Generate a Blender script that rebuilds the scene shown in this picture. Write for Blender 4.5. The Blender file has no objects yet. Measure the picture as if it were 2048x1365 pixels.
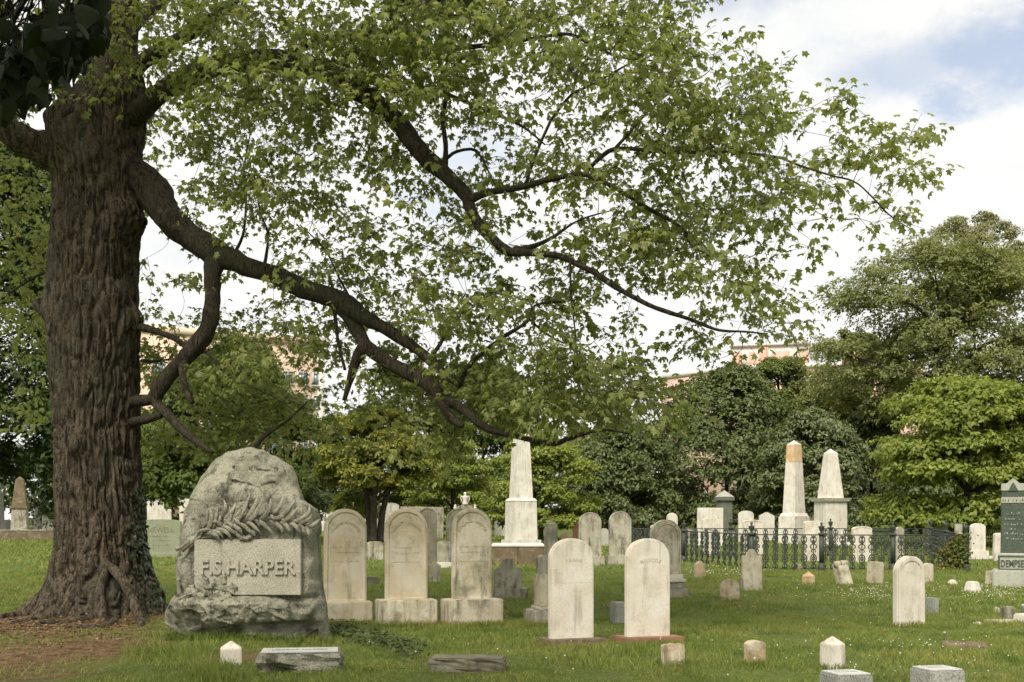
import bpy, bmesh, math, random
import numpy as np
from mathutils import Vector, Matrix

random.seed(7)
RNG = np.random.default_rng(7)
SC = bpy.context.scene
COL = SC.collection
R = math.radians

# ------------------------------------------------------------------ camera, sky, sun, exposure
F = 2275.0            # focal length in photo pixels (2048 wide), horizon at row 1040
HZ = 1040.0
EYE = 1.6
cd = bpy.data.cameras.new('camera')
cd.sensor_width = 36.0
cd.lens = 36.0 * F / 2048.0
cd.shift_y = (HZ - 682.5) / 2048.0
cd.clip_start = 0.1
cd.clip_end = 3000
cam = bpy.data.objects.new('camera', cd)
COL.objects.link(cam)
cam.location = (0, 0, EYE)
cam.rotation_euler = (R(90), 0, 0)
SC.camera = cam

SUNV = Vector((-0.22, -0.60, 0.76)).normalized()
w = bpy.data.worlds.new('World')
SC.world = w
w.use_nodes = True
w.cycles.sampling_method = 'MANUAL'
w.cycles.sample_map_resolution = 256
nt = w.node_tree
nt.nodes.clear()
def wn(t, **k):
    n = nt.nodes.new(t)
    for a, b in k.items():
        setattr(n, a, b)
    return n
wo = wn('ShaderNodeOutputWorld')
sky = wn('ShaderNodeTexSky', sky_type='NISHITA', sun_disc=False)
sky.sun_elevation = math.asin(SUNV.z)
sky.sun_rotation = math.atan2(SUNV.x, SUNV.y) % (2 * math.pi)
sky.air_density = 0.9
sky.dust_density = 2.5
sky.ozone_density = 0.6
bg1 = wn('ShaderNodeBackground')
bg1.inputs[1].default_value = 0.11
nt.links.new(sky.outputs[0], bg1.inputs[0])
tc = wn('ShaderNodeTexCoord')
# clouds: noise on the sky direction flattened like a cloud layer
sep = wn('ShaderNodeSeparateXYZ')
nt.links.new(tc.outputs['Generated'], sep.inputs[0])
def wm(op, a, b=None, clamp=False):
    n = wn('ShaderNodeMath', operation=op, use_clamp=clamp)
    for i, v in enumerate((a, b)):
        if v is None:
            continue
        if isinstance(v, (int, float)):
            n.inputs[i].default_value = v
        else:
            nt.links.new(v, n.inputs[i])
    return n.outputs[0]
zc = wm('ADD', wm('ABSOLUTE', sep.outputs[2]), 0.35)
cmb = wn('ShaderNodeCombineXYZ')
nt.links.new(wm('DIVIDE', sep.outputs[0], zc), cmb.inputs[0])
nt.links.new(wm('DIVIDE', sep.outputs[1], zc), cmb.inputs[1])
n1 = wn('ShaderNodeTexNoise')
n1.inputs['Scale'].default_value = 1.7
n1.inputs['Detail'].default_value = 9
n1.inputs['Roughness'].default_value = 0.55
n1.inputs['Distortion'].default_value = 0.25
nt.links.new(cmb.outputs[0], n1.inputs['Vector'])
n2 = wn('ShaderNodeTexNoise')
n2.inputs['Scale'].default_value = 5.0
n2.inputs['Detail'].default_value = 9
n2.inputs['Roughness'].default_value = 0.6
nt.links.new(cmb.outputs[0], n2.inputs['Vector'])
def hole(px, py, k0, k1, stretch=(1, 1, 1)):
    d = Vector(((px - 1024) / F, 1.0, (HZ - py) / F)).normalized()
    vs = wn('ShaderNodeVectorMath', operation='SUBTRACT')
    nt.links.new(tc.outputs['Generated'], vs.inputs[0])
    vs.inputs[1].default_value = d
    vm = wn('ShaderNodeVectorMath', operation='MULTIPLY')
    nt.links.new(vs.outputs[0], vm.inputs[0])
    vm.inputs[1].default_value = stretch
    vl = wn('ShaderNodeVectorMath', operation='LENGTH')
    nt.links.new(vm.outputs[0], vl.inputs[0])
    dist = wm('ADD', vl.outputs['Value'], wm('MULTIPLY', wm('SUBTRACT', n2.outputs['Fac'], 0.5), 0.13))
    mr = wn('ShaderNodeMapRange', interpolation_type='SMOOTHSTEP')
    nt.links.new(dist, mr.inputs[0])
    mr.inputs[1].default_value = k0
    mr.inputs[2].default_value = k1
    mr.inputs[3].default_value = 1
    mr.inputs[4].default_value = 0
    return mr.outputs[0]
ha = wm('MULTIPLY', hole(1985, 118, 0.022, 0.070, (0.75, 0.75, 1.5)), 0.66)
hb = wm('MULTIPLY', hole(1845, 135, 0.015, 0.075, (0.7, 0.7, 2.2)), 0.5)
hc = wm('MULTIPLY', hole(1905, 176, 0.012, 0.036, (0.8, 0.8, 1.2)), 0.6)
h = wm('MAXIMUM', wm('MAXIMUM', ha, hb), hc)
h2 = wm('MULTIPLY', hole(1430, -30, 0.01, 0.06, (0.7, 0.7, 1.8)), 0.45)
h3 = wm('MULTIPLY', hole(930, 320, 0.0, 0.07, (0.8, 0.8, 1.2)), 0.35)
cr = wn('ShaderNodeMapRange', interpolation_type='SMOOTHSTEP')
nt.links.new(n1.outputs['Fac'], cr.inputs[0])
cr.inputs[1].default_value = 0.22
cr.inputs[2].default_value = 0.42
cov = wm('SUBTRACT', wm('SUBTRACT', wm('SUBTRACT', cr.outputs[0], h, True), h2, True), h3, True)
ccol = wn('ShaderNodeValToRGB')
ccol.color_ramp.elements[0].position = 0.30
ccol.color_ramp.elements[0].color = (0.85, 0.875, 0.88, 1)
ccol.color_ramp.elements[1].position = 0.62
ccol.color_ramp.elements[1].color = (1.0, 0.98, 0.935, 1)
nt.links.new(n2.outputs['Fac'], ccol.inputs[0])
bg2 = wn('ShaderNodeBackground')
bg2.inputs[1].default_value = 0.60
nt.links.new(ccol.outputs[0], bg2.inputs[0])
mx = wn('ShaderNodeMixShader')
nt.links.new(cov, mx.inputs[0])
nt.links.new(bg1.outputs[0], mx.inputs[1])
nt.links.new(bg2.outputs[0], mx.inputs[2])
nt.links.new(mx.outputs[0], wo.inputs[0])

sl = bpy.data.lights.new('sun', 'SUN')
sl.energy = 2.4
sl.angle = R(24)
sl.color = (1.0, 0.92, 0.79)
so = bpy.data.objects.new('sun', sl)
COL.objects.link(so)
so.location = (0, 0, 60)
so.rotation_euler = SUNV.to_track_quat('Z', 'Y').to_euler()

SC.view_settings.view_transform = 'Standard'
SC.view_settings.look = 'None'
SC.view_settings.exposure = 0.86
SC.view_settings.gamma = 1.0
SC.render.engine = 'CYCLES'
SC.cycles.use_denoising = True
SC.cycles.use_adaptive_sampling = True
SC.cycles.adaptive_threshold = 0.025
SC.cycles.max_bounces = 4
SC.cycles.diffuse_bounces = 2
SC.cycles.glossy_bounces = 2
SC.cycles.transmission_bounces = 2
SC.cycles.transparent_max_bounces = 4
SC.cycles.caustics_reflective = False
SC.cycles.caustics_refractive = False
SC.cycles.sample_clamp_indirect = 6

# ------------------------------------------------------------------ photo geometry helpers
def gz(Y):                                        # the lawn rises gently beyond 35 m
    return 0.012 * (np.clip(Y, 35, 120) - 35)
def ground(px, py):                               # ground point seen at a photo pixel
    lo, hi = 5.0, 130.0
    for _ in range(50):
        m = (lo + hi) / 2
        if HZ + F * (EYE - gz(m)) / m > py:
            lo = m
        else:
            hi = m
    return (px - 1024) / F * lo, lo, float(gz(lo))
def at(px, py, Y):
    return np.array(((px - 1024) / F * Y, Y, EYE - (py - HZ) / F * Y))

# ------------------------------------------------------------------ noise
def _hash(ix, iy, iz, s):
    h = (ix * 374761393 + iy * 668265263 + iz * 2147483647 + s * 974634777) & 0xffffffff
    h = ((h ^ (h >> 13)) * 1274126177) & 0xffffffff
    h = (h ^ (h >> 16)) & 0xffffffff
    return h / 4294967295.0
def vnoise(p, s=0):
    p = np.asarray(p, float)
    i = np.floor(p).astype(np.int64)
    f = p - i
    f = f * f * (3 - 2 * f)
    o = 0
    for dx in (0, 1):
        for dy in (0, 1):
            for dz in (0, 1):
                wt = (f[:, 0] if dx else 1 - f[:, 0]) * (f[:, 1] if dy else 1 - f[:, 1]) * (f[:, 2] if dz else 1 - f[:, 2])
                o = o + wt * _hash(i[:, 0] + dx, i[:, 1] + dy, i[:, 2] + dz, s)
    return o * 2 - 1
def fbm(p, octv=4, s=0, g=0.5):
    o, a = 0, 1.0
    p = np.asarray(p, float)
    for k in range(octv):
        o = o + a * vnoise(p * 2 ** k, s + k)
        a *= g
    return o
def facets(p2, s=0, tilt=1.0):                    # chiselled planes: a random tilt in every jittered cell
    i = np.floor(p2).astype(np.int64)
    best = np.full(len(p2), 9e9)
    out = np.zeros(len(p2))
    for dx in (-1, 0, 1):
        for dy in (-1, 0, 1):
            cx, cy = i[:, 0] + dx, i[:, 1] + dy
            z0 = np.zeros_like(cx)
            jx, jy = cx + _hash(cx, cy, z0, s), cy + _hash(cx, cy, z0, s + 1)
            d = (p2[:, 0] - jx) ** 2 + (p2[:, 1] - jy) ** 2
            hgt = (_hash(cx, cy, z0, s + 2) - .5) * 0.5 + ((_hash(cx, cy, z0, s + 3) - .5) * (p2[:, 0] - jx) + (_hash(cx, cy, z0, s + 4) - .5) * (p2[:, 1] - jy)) * 1.6 * tilt
            m = d < best
            best = np.where(m, d, best)
            out = np.where(m, hgt, out)
    return out

# ------------------------------------------------------------------ mesh helpers
def mesh_np(name, V, F4=None, F3=None, smooth=False):
    me = bpy.data.meshes.new(name)
    V = np.ascontiguousarray(V, np.float32)
    parts, starts, n = [], [], 0
    for Fa, k in ((F4, 4), (F3, 3)):
        if Fa is not None and len(Fa):
            Fa = np.asarray(Fa, np.int32).reshape(-1, k)
            parts.append(Fa.ravel())
            starts.append(n + np.arange(len(Fa), dtype=np.int32) * k)
            n += Fa.size
    L = np.concatenate(parts)
    S = np.concatenate(starts)
    me.vertices.add(len(V))
    me.vertices.foreach_set('co', V.ravel())
    me.loops.add(len(L))
    me.loops.foreach_set('vertex_index', L)
    me.polygons.add(len(S))
    me.polygons.foreach_set('loop_start', S)
    me.update(calc_edges=True)
    if smooth:
        me.polygons.foreach_set('use_smooth', np.ones(len(S), bool))
    return me
def link(name, me, mat=None, parent=None, loc=(0, 0, 0), rot=(0, 0, 0)):
    o = bpy.data.objects.new(name, me)
    COL.objects.link(o)
    o.location = loc
    o.rotation_euler = rot
    if parent is not None:
        o.parent = parent
    if mat is not None and me is not None and not me.materials:
        me.materials.append(mat)
    return o
def tag(o, label=None, cat=None, group=None, kind=None):
    for k, v in (('label', label), ('category', cat), ('group', group), ('kind', kind)):
        if v:
            o[k] = v
    return o
def empty(name, loc, rz=0):
    return link(name, None, None, None, loc, (0, 0, rz))
def resample(P, n):
    P = np.asarray(P, float)
    Q = np.vstack([2 * P[0] - P[1], P, 2 * P[-1] - P[-2]])
    m = len(P) - 1
    t = np.linspace(0, m, n)
    k = np.minimum(t.astype(int), m - 1)
    f = (t - k)[:, None]
    a, b, c, d = Q[k], Q[k + 1], Q[k + 2], Q[k + 3]
    return 0.5 * (2 * b + (c - a) * f + (2 * a - 5 * b + 4 * c - d) * f ** 2 + (3 * b - a - 3 * c + d) * f ** 3)
def tube(P, rad, ns=8, flat=1.0, up=None, cap=True):
    """swept tube; returns V, F4, F3"""
    P = np.asarray(P, float)
    rad = np.broadcast_to(np.asarray(rad, float), (len(P),))
    T = np.gradient(P, axis=0)
    T /= np.linalg.norm(T, axis=1)[:, None] + 1e-9
    ref = np.array(up if up is not None else ((0, 0, 1) if abs(T[0, 2]) < .9 else (1, 0, 0)), float)
    a = np.arange(ns) / ns * 2 * np.pi
    V = np.zeros((len(P), ns, 3))
    for i in range(len(P)):
        n = ref - T[i] * ref.dot(T[i])
        n /= np.linalg.norm(n) + 1e-9
        if up is None:
            ref = n
        b = np.cross(T[i], n)
        V[i] = P[i] + rad[i] * (np.cos(a)[:, None] * b + flat * np.sin(a)[:, None] * n)
    i = np.arange(len(P) - 1)[:, None] * ns
    j = np.arange(ns)[None]
    k = (j + 1) % ns
    F4 = np.stack([i + j, i + k, i + ns + k, i + ns + j], -1).reshape(-1, 4)
    V = V.reshape(-1, 3)
    F3 = np.zeros((0, 3), int)
    if cap:
        e = (len(P) - 1) * ns
        V = np.vstack([V, P[-1], P[0]])
        q = np.arange(ns)
        F3 = np.vstack([np.stack([e + q, e + (q + 1) % ns, np.full(ns, len(V) - 2)], -1),
                        np.stack([(q + 1) % ns, q, np.full(ns, len(V) - 1)], -1)])
    return V, F4, F3
def thin_tubes(P, rad, ns=3):
    """many thin tubes at once: P (n, m, 3), rad (n, m); one frame per tube"""
    P, rad = np.asarray(P, float), np.asarray(rad, float)
    n, m = P.shape[:2]
    t = P[:, -1] - P[:, 0]
    t /= np.linalg.norm(t, axis=1)[:, None] + 1e-9
    u = np.cross(t, np.array((.31, .87, .38)))
    u /= np.linalg.norm(u, axis=1)[:, None] + 1e-9
    v = np.cross(t, u)
    a = np.arange(ns) / ns * 2 * np.pi
    ring = np.cos(a)[None, :, None] * u[:, None] + np.sin(a)[None, :, None] * v[:, None]
    V = P[:, :, None] + rad[:, :, None, None] * ring[:, None]
    b = (np.arange(n) * m * ns)[:, None, None] + (np.arange(m - 1) * ns)[None, :, None]
    j = np.arange(ns)[None, None]
    k = (j + 1) % ns
    Q = np.stack([b + j, b + k, b + ns + k, b + ns + j], -1)
    return V.reshape(-1, 3), Q.reshape(-1, 4)
class Geo:
    def __init__(s):
        s.V, s.Q, s.T, s.n = [], [], [], 0
    def add(s, V, F4=None, F3=None):
        s.V.append(np.asarray(V, float))
        if F4 is not None and len(F4):
            s.Q.append(np.asarray(F4) + s.n)
        if F3 is not None and len(F3):
            s.T.append(np.asarray(F3) + s.n)
        s.n += len(V)
    def box(s, x0, x1, y0, y1, z0, z1, tx=0, ty=0):
        V = [(x0, y0, z0), (x1, y0, z0), (x1, y1, z0), (x0, y1, z0), (x0 + tx, y0 + ty, z1), (x1 - tx, y0 + ty, z1), (x1 - tx, y1 - ty, z1), (x0 + tx, y1 - ty, z1)]
        s.add(V, [(0, 3, 2, 1), (4, 5, 6, 7), (0, 1, 5, 4), (1, 2, 6, 5), (2, 3, 7, 6), (3, 0, 4, 7)])
    def mesh(s, name, smooth=False):
        return mesh_np(name, np.vstack(s.V), np.vstack(s.Q) if s.Q else None, np.vstack(s.T) if s.T else None, smooth)
def bm_mesh(bm, name):
    me = bpy.data.meshes.new(name)
    bmesh.ops.recalc_face_normals(bm, faces=bm.faces[:])
    bm.to_mesh(me)
    bm.free()
    return me

# ------------------------------------------------------------------ materials
def mat_new(name):
    m = bpy.data.materials.new(name)
    m.use_nodes = True
    n = m.node_tree
    n.nodes.clear()
    out = n.nodes.new('ShaderNodeOutputMaterial')
    return m, n, out
class N:
    """tiny node-graph helper"""
    def __init__(s, nt):
        s.nt = nt
    def new(s, t, ins=None, **k):
        n = s.nt.nodes.new(t)
        for a, b in k.items():
            setattr(n, a, b)
        for a, b in (ins or {}).items():
            if hasattr(b, 'is_linked') or isinstance(b, bpy.types.NodeSocket):
                s.nt.links.new(b, n.inputs[a])
            else:
                n.inputs[a].default_value = b
        return n
    def math(s, op, a, b=0.0, clamp=False):
        return s.new('ShaderNodeMath', {0: a, 1: b}, operation=op, use_clamp=clamp).outputs[0]
    def noise(s, vec, scale, detail=4, rough=.55, dist=0.0):
        return s.new('ShaderNodeTexNoise', {'Vector': vec, 'Scale': scale, 'Detail': detail, 'Roughness': rough, 'Distortion': dist}).outputs['Fac']
    def rng(s, v, a, b, c=0.0, d=1.0):
        return s.new('ShaderNodeMapRange', {0: v, 1: a, 2: b, 3: c, 4: d}, interpolation_type='SMOOTHSTEP').outputs[0]
    def mix(s, f, a, b, mode='MIX'):
        n = s.nt.nodes.new('ShaderNodeMix')
        n.data_type = 'RGBA'
        n.blend_type = mode
        for i, v in ((0, f), (6, a), (7, b)):
            if isinstance(v, bpy.types.NodeSocket):
                s.nt.links.new(v, n.inputs[i])
            elif i == 0:
                n.inputs[0].default_value = v
            else:
                n.inputs[i].default_value = (*v, 1)
        return n.outputs[2]
    def scale(s, vec, sc):
        return s.new('ShaderNodeMapping', {'Vector': vec, 'Scale': sc}).outputs[0]
def stone_mat(name, base, alt, dark, streak=.5, speck=.15, bump=.4, rough=.85, moss=None, moss_amt=0.0, streak_lo=.5):
    m, nt_, out = mat_new(name)
    g = N(nt_)
    tcn = g.new('ShaderNodeTexCoord').outputs['Object']
    rnd = g.new('ShaderNodeObjectInfo').outputs['Random']
    off = g.new('ShaderNodeCombineXYZ', {0: g.math('MULTIPLY', rnd, 37.0), 1: g.math('MULTIPLY', rnd, 91.0), 2: g.math('MULTIPLY', rnd, 53.0)}).outputs[0]
    v = g.new('ShaderNodeVectorMath', {0: tcn, 1: off}, operation='ADD').outputs[0]
    c = g.mix(g.rng(g.noise(v, 2.6, 6), .35, .65), base, alt)
    st = g.noise(g.scale(v, (9, 9, 1.1)), 1.0, 6, .6, .4)
    blot = g.noise(v, 2.2, 5, .6)
    f = g.math('MULTIPLY', g.rng(st, streak_lo, streak_lo + .22), g.rng(blot, .35, .62))
    c = g.mix(g.math('MULTIPLY', f, streak), c, dark)
    if moss is not None:
        c = g.mix(g.math('MULTIPLY', g.rng(g.noise(v, 3.7, 7, .65), .5, .68), moss_amt), c, moss)
    sp = g.noise(v, 75, 3, .7)
    c = g.mix(speck, c, g.mix(g.rng(sp, .35, .65), (0.05, 0.05, 0.045), (1, 1, .95)), 'SOFT_LIGHT')
    pit = g.noise(v, 26, 5, .65)
    c = g.mix(g.math('MULTIPLY', g.rng(pit, .58, .72), min(1, speck * 2.2)), c, dark)
    bmp = g.new('ShaderNodeBump', {'Height': g.math('ADD', g.noise(v, 55, 4, .7), g.math('MULTIPLY', pit, 1.5)), 'Strength': bump, 'Distance': 0.012}).outputs[0]
    p = g.new('ShaderNodeBsdfPrincipled', {'Base Color': c, 'Roughness': rough, 'Normal': bmp, 'Specular IOR Level': .25})
    nt_.links.new(p.outputs[0], out.inputs[0])
    return m
def plain(name, col, rough=.7, metal=0.0, var=.25, scale=14, bump=.2, spec=.3):
    m, nt_, out = mat_new(name)
    g = N(nt_)
    v = g.new('ShaderNodeTexCoord').outputs['Object']
    n = g.noise(v, scale, 5, .6)
    c = g.mix(g.rng(n, .3, .7), tuple(x * (1 - var) for x in col), tuple(min(1, x * (1 + var)) for x in col))
    b = g.new('ShaderNodeBump', {'Height': n, 'Strength': bump, 'Distance': .01}).outputs[0]
    p = g.new('ShaderNodeBsdfPrincipled', {'Base Color': c, 'Roughness': rough, 'Metallic': metal, 'Normal': b, 'Specular IOR Level': spec})
    nt_.links.new(p.outputs[0], out.inputs[0])
    return m
def leaf_mat(name, c1, c2, c3, trans=.45, tcol=None, rough=.5, spec=.35, clump=.5, island=True):
    """each leaf its own tone (random per island or per object), broad drifts of tone, light coming through"""
    m, nt_, out = mat_new(name)
    g = N(nt_)
    if island:
        r = g.new('ShaderNodeNewGeometry').outputs['Random Per Island']
    else:
        r = g.new('ShaderNodeObjectInfo').outputs['Random']
    pos = g.new('ShaderNodeNewGeometry').outputs['Position']
    d = g.rng(g.noise(pos, clump, 3), .35, .65)
    c = g.mix(g.rng(r, 0.0, .6), c1, c2)
    c = g.mix(g.math('MULTIPLY', g.rng(r, .6, 1.0), d), c, c3)
    c = g.mix(g.math('MULTIPLY', d, .35), c, c3)
    dif = g.new('ShaderNodeBsdfPrincipled', {'Base Color': c, 'Roughness': rough, 'Specular IOR Level': spec})
    tr = g.new('ShaderNodeBsdfTranslucent', {'Color': g.mix(1.0, c, tcol or (1.25, 1.2, .55), 'MULTIPLY')})
    mx_ = g.new('ShaderNodeMixShader', {0: trans, 1: dif.outputs[0], 2: tr.outputs[0]})
    nt_.links.new(mx_.outputs[0], out.inputs[0])
    return m
def bark_mat(name, light, dark, moss, sc=1.0, bump=.9):
    m, nt_, out = mat_new(name)
    g = N(nt_)
    v = g.new('ShaderNodeTexCoord').outputs['Object']
    vs = g.scale(v, (11 * sc, 11 * sc, 1.7 * sc))
    fur = g.noise(vs, 1.6, 8, .65, .7)
    fine = g.noise(v, 38 * sc, 5, .7)
    blot = g.noise(v, 1.4, 4)
    c = g.mix(g.rng(fur, .36, .62), dark, light)
    c = g.mix(g.math('MULTIPLY', g.rng(blot, .45, .7), .55), c, moss)
    lich = g.math('MULTIPLY', g.rng(g.noise(v, 5.5, 6, .7), .56, .66), g.rng(g.noise(v, .9, 2), .45, .6))
    c = g.mix(g.math('MULTIPLY', lich, .6), c, tuple(min(1, x * 2.0) for x in (moss[0] * 1.05, moss[1] * 1.05, moss[2] * 1.35)))
    c = g.mix(.5, c, g.mix(g.rng(fine, .3, .7), (.12, .12, .12), (.95, .95, .95)), 'SOFT_LIGHT')
    hgt = g.math('ADD', g.math('MULTIPLY', fur, 2.2), g.math('MULTIPLY', fine, .6))
    b = g.new('ShaderNodeBump', {'Height': hgt, 'Strength': bump, 'Distance': .035}).outputs[0]
    p = g.new('ShaderNodeBsdfPrincipled', {'Base Color': c, 'Roughness': .9, 'Normal': b, 'Specular IOR Level': .2})
    nt_.links.new(p.outputs[0], out.inputs[0])
    return m

M = {}
M['cream'] = stone_mat('cream_marble', (.63, .58, .46), (.54, .46, .32), (.18, .155, .095), .6, .12, .25, moss=(.24, .235, .14), moss_amt=.45)
M['creamdirty'] = stone_mat('stained_cream_marble', (.64, .59, .47), (.50, .44, .32), (.13, .12, .08), .85, .16, .4, moss=(.16, .16, .10), moss_amt=.6, streak_lo=.44)
M['white'] = stone_mat('white_marble', (.71, .67, .59), (.64, .58, .48), (.27, .23, .17), .75, .2, .22, moss=(.42, .36, .26), moss_amt=.4, streak_lo=.46)
M['whitefar'] = stone_mat('bleached_marble', (.72, .69, .62), (.62, .58, .50), (.26, .235, .19), .6, .12, .25, streak_lo=.47)
M['dirty'] = stone_mat('grimy_marble', (.46, .43, .35), (.34, .31, .24), (.07, .07, .05), .9, .2, .45, moss=(.12, .13, .07), moss_amt=.6, streak_lo=.42)
M['dark'] = stone_mat('blackened_marble', (.20, .19, .14), (.14, .13, .09), (.035, .035, .028), .9, .2, .4, moss=(.10, .11, .06), moss_amt=.5)
M['brown'] = stone_mat('brown_sandstone', (.19, .145, .09), (.14, .105, .065), (.07, .06, .04), .7, .2, .5, moss=(.35, .31, .22), moss_amt=.5)
M['lichen'] = stone_mat('stained_lichened_marble', (.62, .55, .42), (.46, .36, .22), (.14, .10, .055), .95, .2, .5, moss=(.20, .16, .09), moss_amt=.75, streak_lo=.44)
M['red'] = stone_mat('red_sandstone', (.30, .16, .10), (.24, .13, .085), (.10, .07, .05), .6, .2, .5, moss=(.34, .28, .20), moss_amt=.45)
M['granite'] = stone_mat('boulder_granite', (.32, .31, .245), (.225, .22, .17), (.06, .058, .042), .9, .55, .9, moss=(.10, .10, .062), moss_amt=.8, streak_lo=.46)
M['granitecut'] = stone_mat('cut_granite', (.40, .385, .315), (.345, .33, .265), (.15, .14, .09), .5, .5, .4, streak_lo=.55)
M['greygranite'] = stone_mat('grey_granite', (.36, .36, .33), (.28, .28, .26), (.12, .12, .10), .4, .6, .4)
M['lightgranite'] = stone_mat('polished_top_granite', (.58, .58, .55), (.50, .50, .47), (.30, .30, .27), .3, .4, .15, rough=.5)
M['greengranite'] = stone_mat('green_granite', (.085, .105, .085), (.07, .088, .07), (.04, .05, .04), .4, .6, .15, rough=.45)
M['palegreen'] = stone_mat('pale_cut_granite', (.42, .43, .37), (.36, .37, .31), (.18, .18, .14), .4, .5, .3)
M['newell'] = stone_mat('slate_green_granite', (.27, .29, .20), (.23, .25, .17), (.13, .14, .09), .5, .4, .3)
M['letters'] = stone_mat('cut_lettering', (.20, .18, .12), (.16, .14, .09), (.06, .055, .04), .5, .2, .3)
M['lettersfaint'] = stone_mat('worn_lettering', (.53, .47, .35), (.47, .41, .29), (.22, .14, .09), .5, .2, .3)
M['letterslight'] = stone_mat('pale_lettering', (.36, .38, .33), (.30, .32, .28), (.16, .17, .14), .3, .2, .3)
M['orange'] = stone_mat('rust_stained_marble', (.60, .36, .14), (.62, .50, .34), (.20, .14, .08), .5, .12, .35)
M['iron'] = plain('green_black_iron', (.046, .056, .044), .55, .0, .35, 30, .3, .4)
M['bark'] = bark_mat('maple_bark', (.135, .108, .074), (.018, .014, .009), (.078, .076, .052))
M['barkthin'] = bark_mat('limb_bark', (.080, .066, .046), (.018, .0145, .0095), (.072, .072, .044), 1.6, .8)
M['barkfar'] = plain('far_bark', (.055, .044, .032), .9, 0, .4, 4, .5)

# ------------------------------------------------------------------ ground
TX, TY = (195 - 1024) / F * 18.35, 18.35          # foot of the big maple
def mound(x, y):
    return 0.13 * np.exp(-((x - TX) ** 2 + (y - TY + .3) ** 2) / 3.4)
def hgt(x, y):
    p = np.stack([x * .5, y * .5, np.zeros_like(x)], -1)
    near = np.clip((60 - y) / 30, 0, 1)
    return gz(y) + mound(x, y) + near * (.025 * vnoise(p, 5) + .012 * vnoise(p * 3.1, 6))
def dirt(x, y):
    p = np.stack([x, y, np.zeros_like(x)], -1)
    n = fbm(p * 1.3, 3, 11)
    d1 = np.exp(-(((x - TX + .25) / 1.9) ** 2 + ((y - TY + 1.1) / 2.0) ** 2))
    d2 = .78 * np.exp(-(((x + 5.6) / 1.5) ** 2 + ((y - 13.2) / 3.2) ** 2))
    d3 = .55 * np.exp(-(((x + 2.95) / .8) ** 2 + ((y - 13.2) / .7) ** 2))
    d4 = .5 * np.exp(-(((x + 2.2) / .5) ** 2 + ((y - 15.6) / .5) ** 2))
    return np.clip(1.35 * np.maximum(np.maximum(d1, d2), np.maximum(d3, d4)) + .22 * n - .08, 0, 1)
xs = np.concatenate([[-1500, -600, -250, -120, -70], np.arange(-46, 46.01, .45), [70, 120, 250, 600, 1500]])
ys = np.concatenate([[-600, -150, -40, -10], np.arange(0, 60, .4), np.arange(60, 131, 2.5), [160, 220, 350, 700, 1800]])
gx, gy = np.meshgrid(xs, ys)
gx, gy = gx.ravel(), gy.ravel()
GV = np.stack([gx, gy, hgt(gx, gy)], -1)
nx, ny = len(xs), len(ys)
ii = (np.arange(ny - 1)[:, None] * nx + np.arange(nx - 1)[None]).ravel()
me = mesh_np('ground', GV, np.stack([ii, ii + 1, ii + nx + 1, ii + nx], -1), None, True)
att = me.attributes.new('dirt', 'FLOAT', 'POINT')
att.data.foreach_set('value', dirt(gx, gy).astype(np.float32))
m, nt_, out = mat_new('lawn_soil')
g = N(nt_)
v = g.new('ShaderNodeTexCoord').outputs['Object']
at_ = g.new('ShaderNodeAttribute', attribute_name='dirt').outputs['Fac']
c = g.mix(g.rng(g.noise(v, .45, 5), .35, .65), (.105, .145, .036), (.150, .190, .050))
c = g.mix(g.math('MULTIPLY', g.rng(g.noise(v, 2.3, 6, .6), .48, .7), .6), c, (.16, .15, .045))
c = g.mix(g.math('MULTIPLY', g.rng(g.noise(v, 14, 4, .7), .4, .62), .5), c, (.035, .048, .012))
soil = g.mix(g.rng(g.noise(v, 5, 7, .65), .35, .65), (.085, .048, .026), (.20, .132, .07))
c = g.mix(g.rng(g.math('ADD', at_, g.math('MULTIPLY', g.math('SUBTRACT', g.noise(v, 6, 6, .65), .5), .5)), .15, .75), c, soil)
b = g.new('ShaderNodeBump', {'Height': g.noise(v, 18, 7, .7), 'Strength': .8, 'Distance': .05}).outputs[0]
p = g.new('ShaderNodeBsdfPrincipled', {'Base Color': c, 'Roughness': .95, 'Normal': b, 'Specular IOR Level': .1})
nt_.links.new(p.outputs[0], out.inputs[0])
tag(link('ground', me, m), kind='structure')

# ------------------------------------------------------------------ leaf / blade instancing into one mesh
DIAMOND = (np.array([(0, 0, 0), (.45, -.27, -.03), (1, 0, -.16), (.45, .27, -.03)]), np.array([(0, 1, 2), (0, 2, 3)]))
MAPLE = (np.array([(.34, 0, .03), (0, 0, 0), (-.03, -.17, -.02), (.10, -.42, -.10), (.27, -.26, -.02), (.60, -.50, -.14), (.66, -.20, -.02), (1.0, 0, -.17),
                   (.66, .20, -.02), (.60, .50, -.14), (.27, .26, -.02), (.10, .42, -.10), (-.03, .17, -.02)]),
         np.array([(0, i, i + 1) for i in range(1, 12)] + [(0, 12, 1)]))
HEART = (np.array([(.42, 0, .03), (.05, 0, 0), (-.06, -.22, -.03), (.12, -.44, -.08), (.42, -.46, -.10), (.72, -.27, -.09), (1.06, 0, -.16), (.72, .27, -.09), (.42, .46, -.10), (.12, .44, -.08), (-.06, .22, -.03)]),
         np.array([(0, i, i + 1) for i in range(1, 10)] + [(0, 10, 1)]))
def unit(a):
    return a / (np.linalg.norm(a, axis=-1, keepdims=True) + 1e-9)
def frames(d, n):
    d = unit(d)
    s = unit(np.cross(n, d))
    return d, s, np.cross(d, s)
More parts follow.
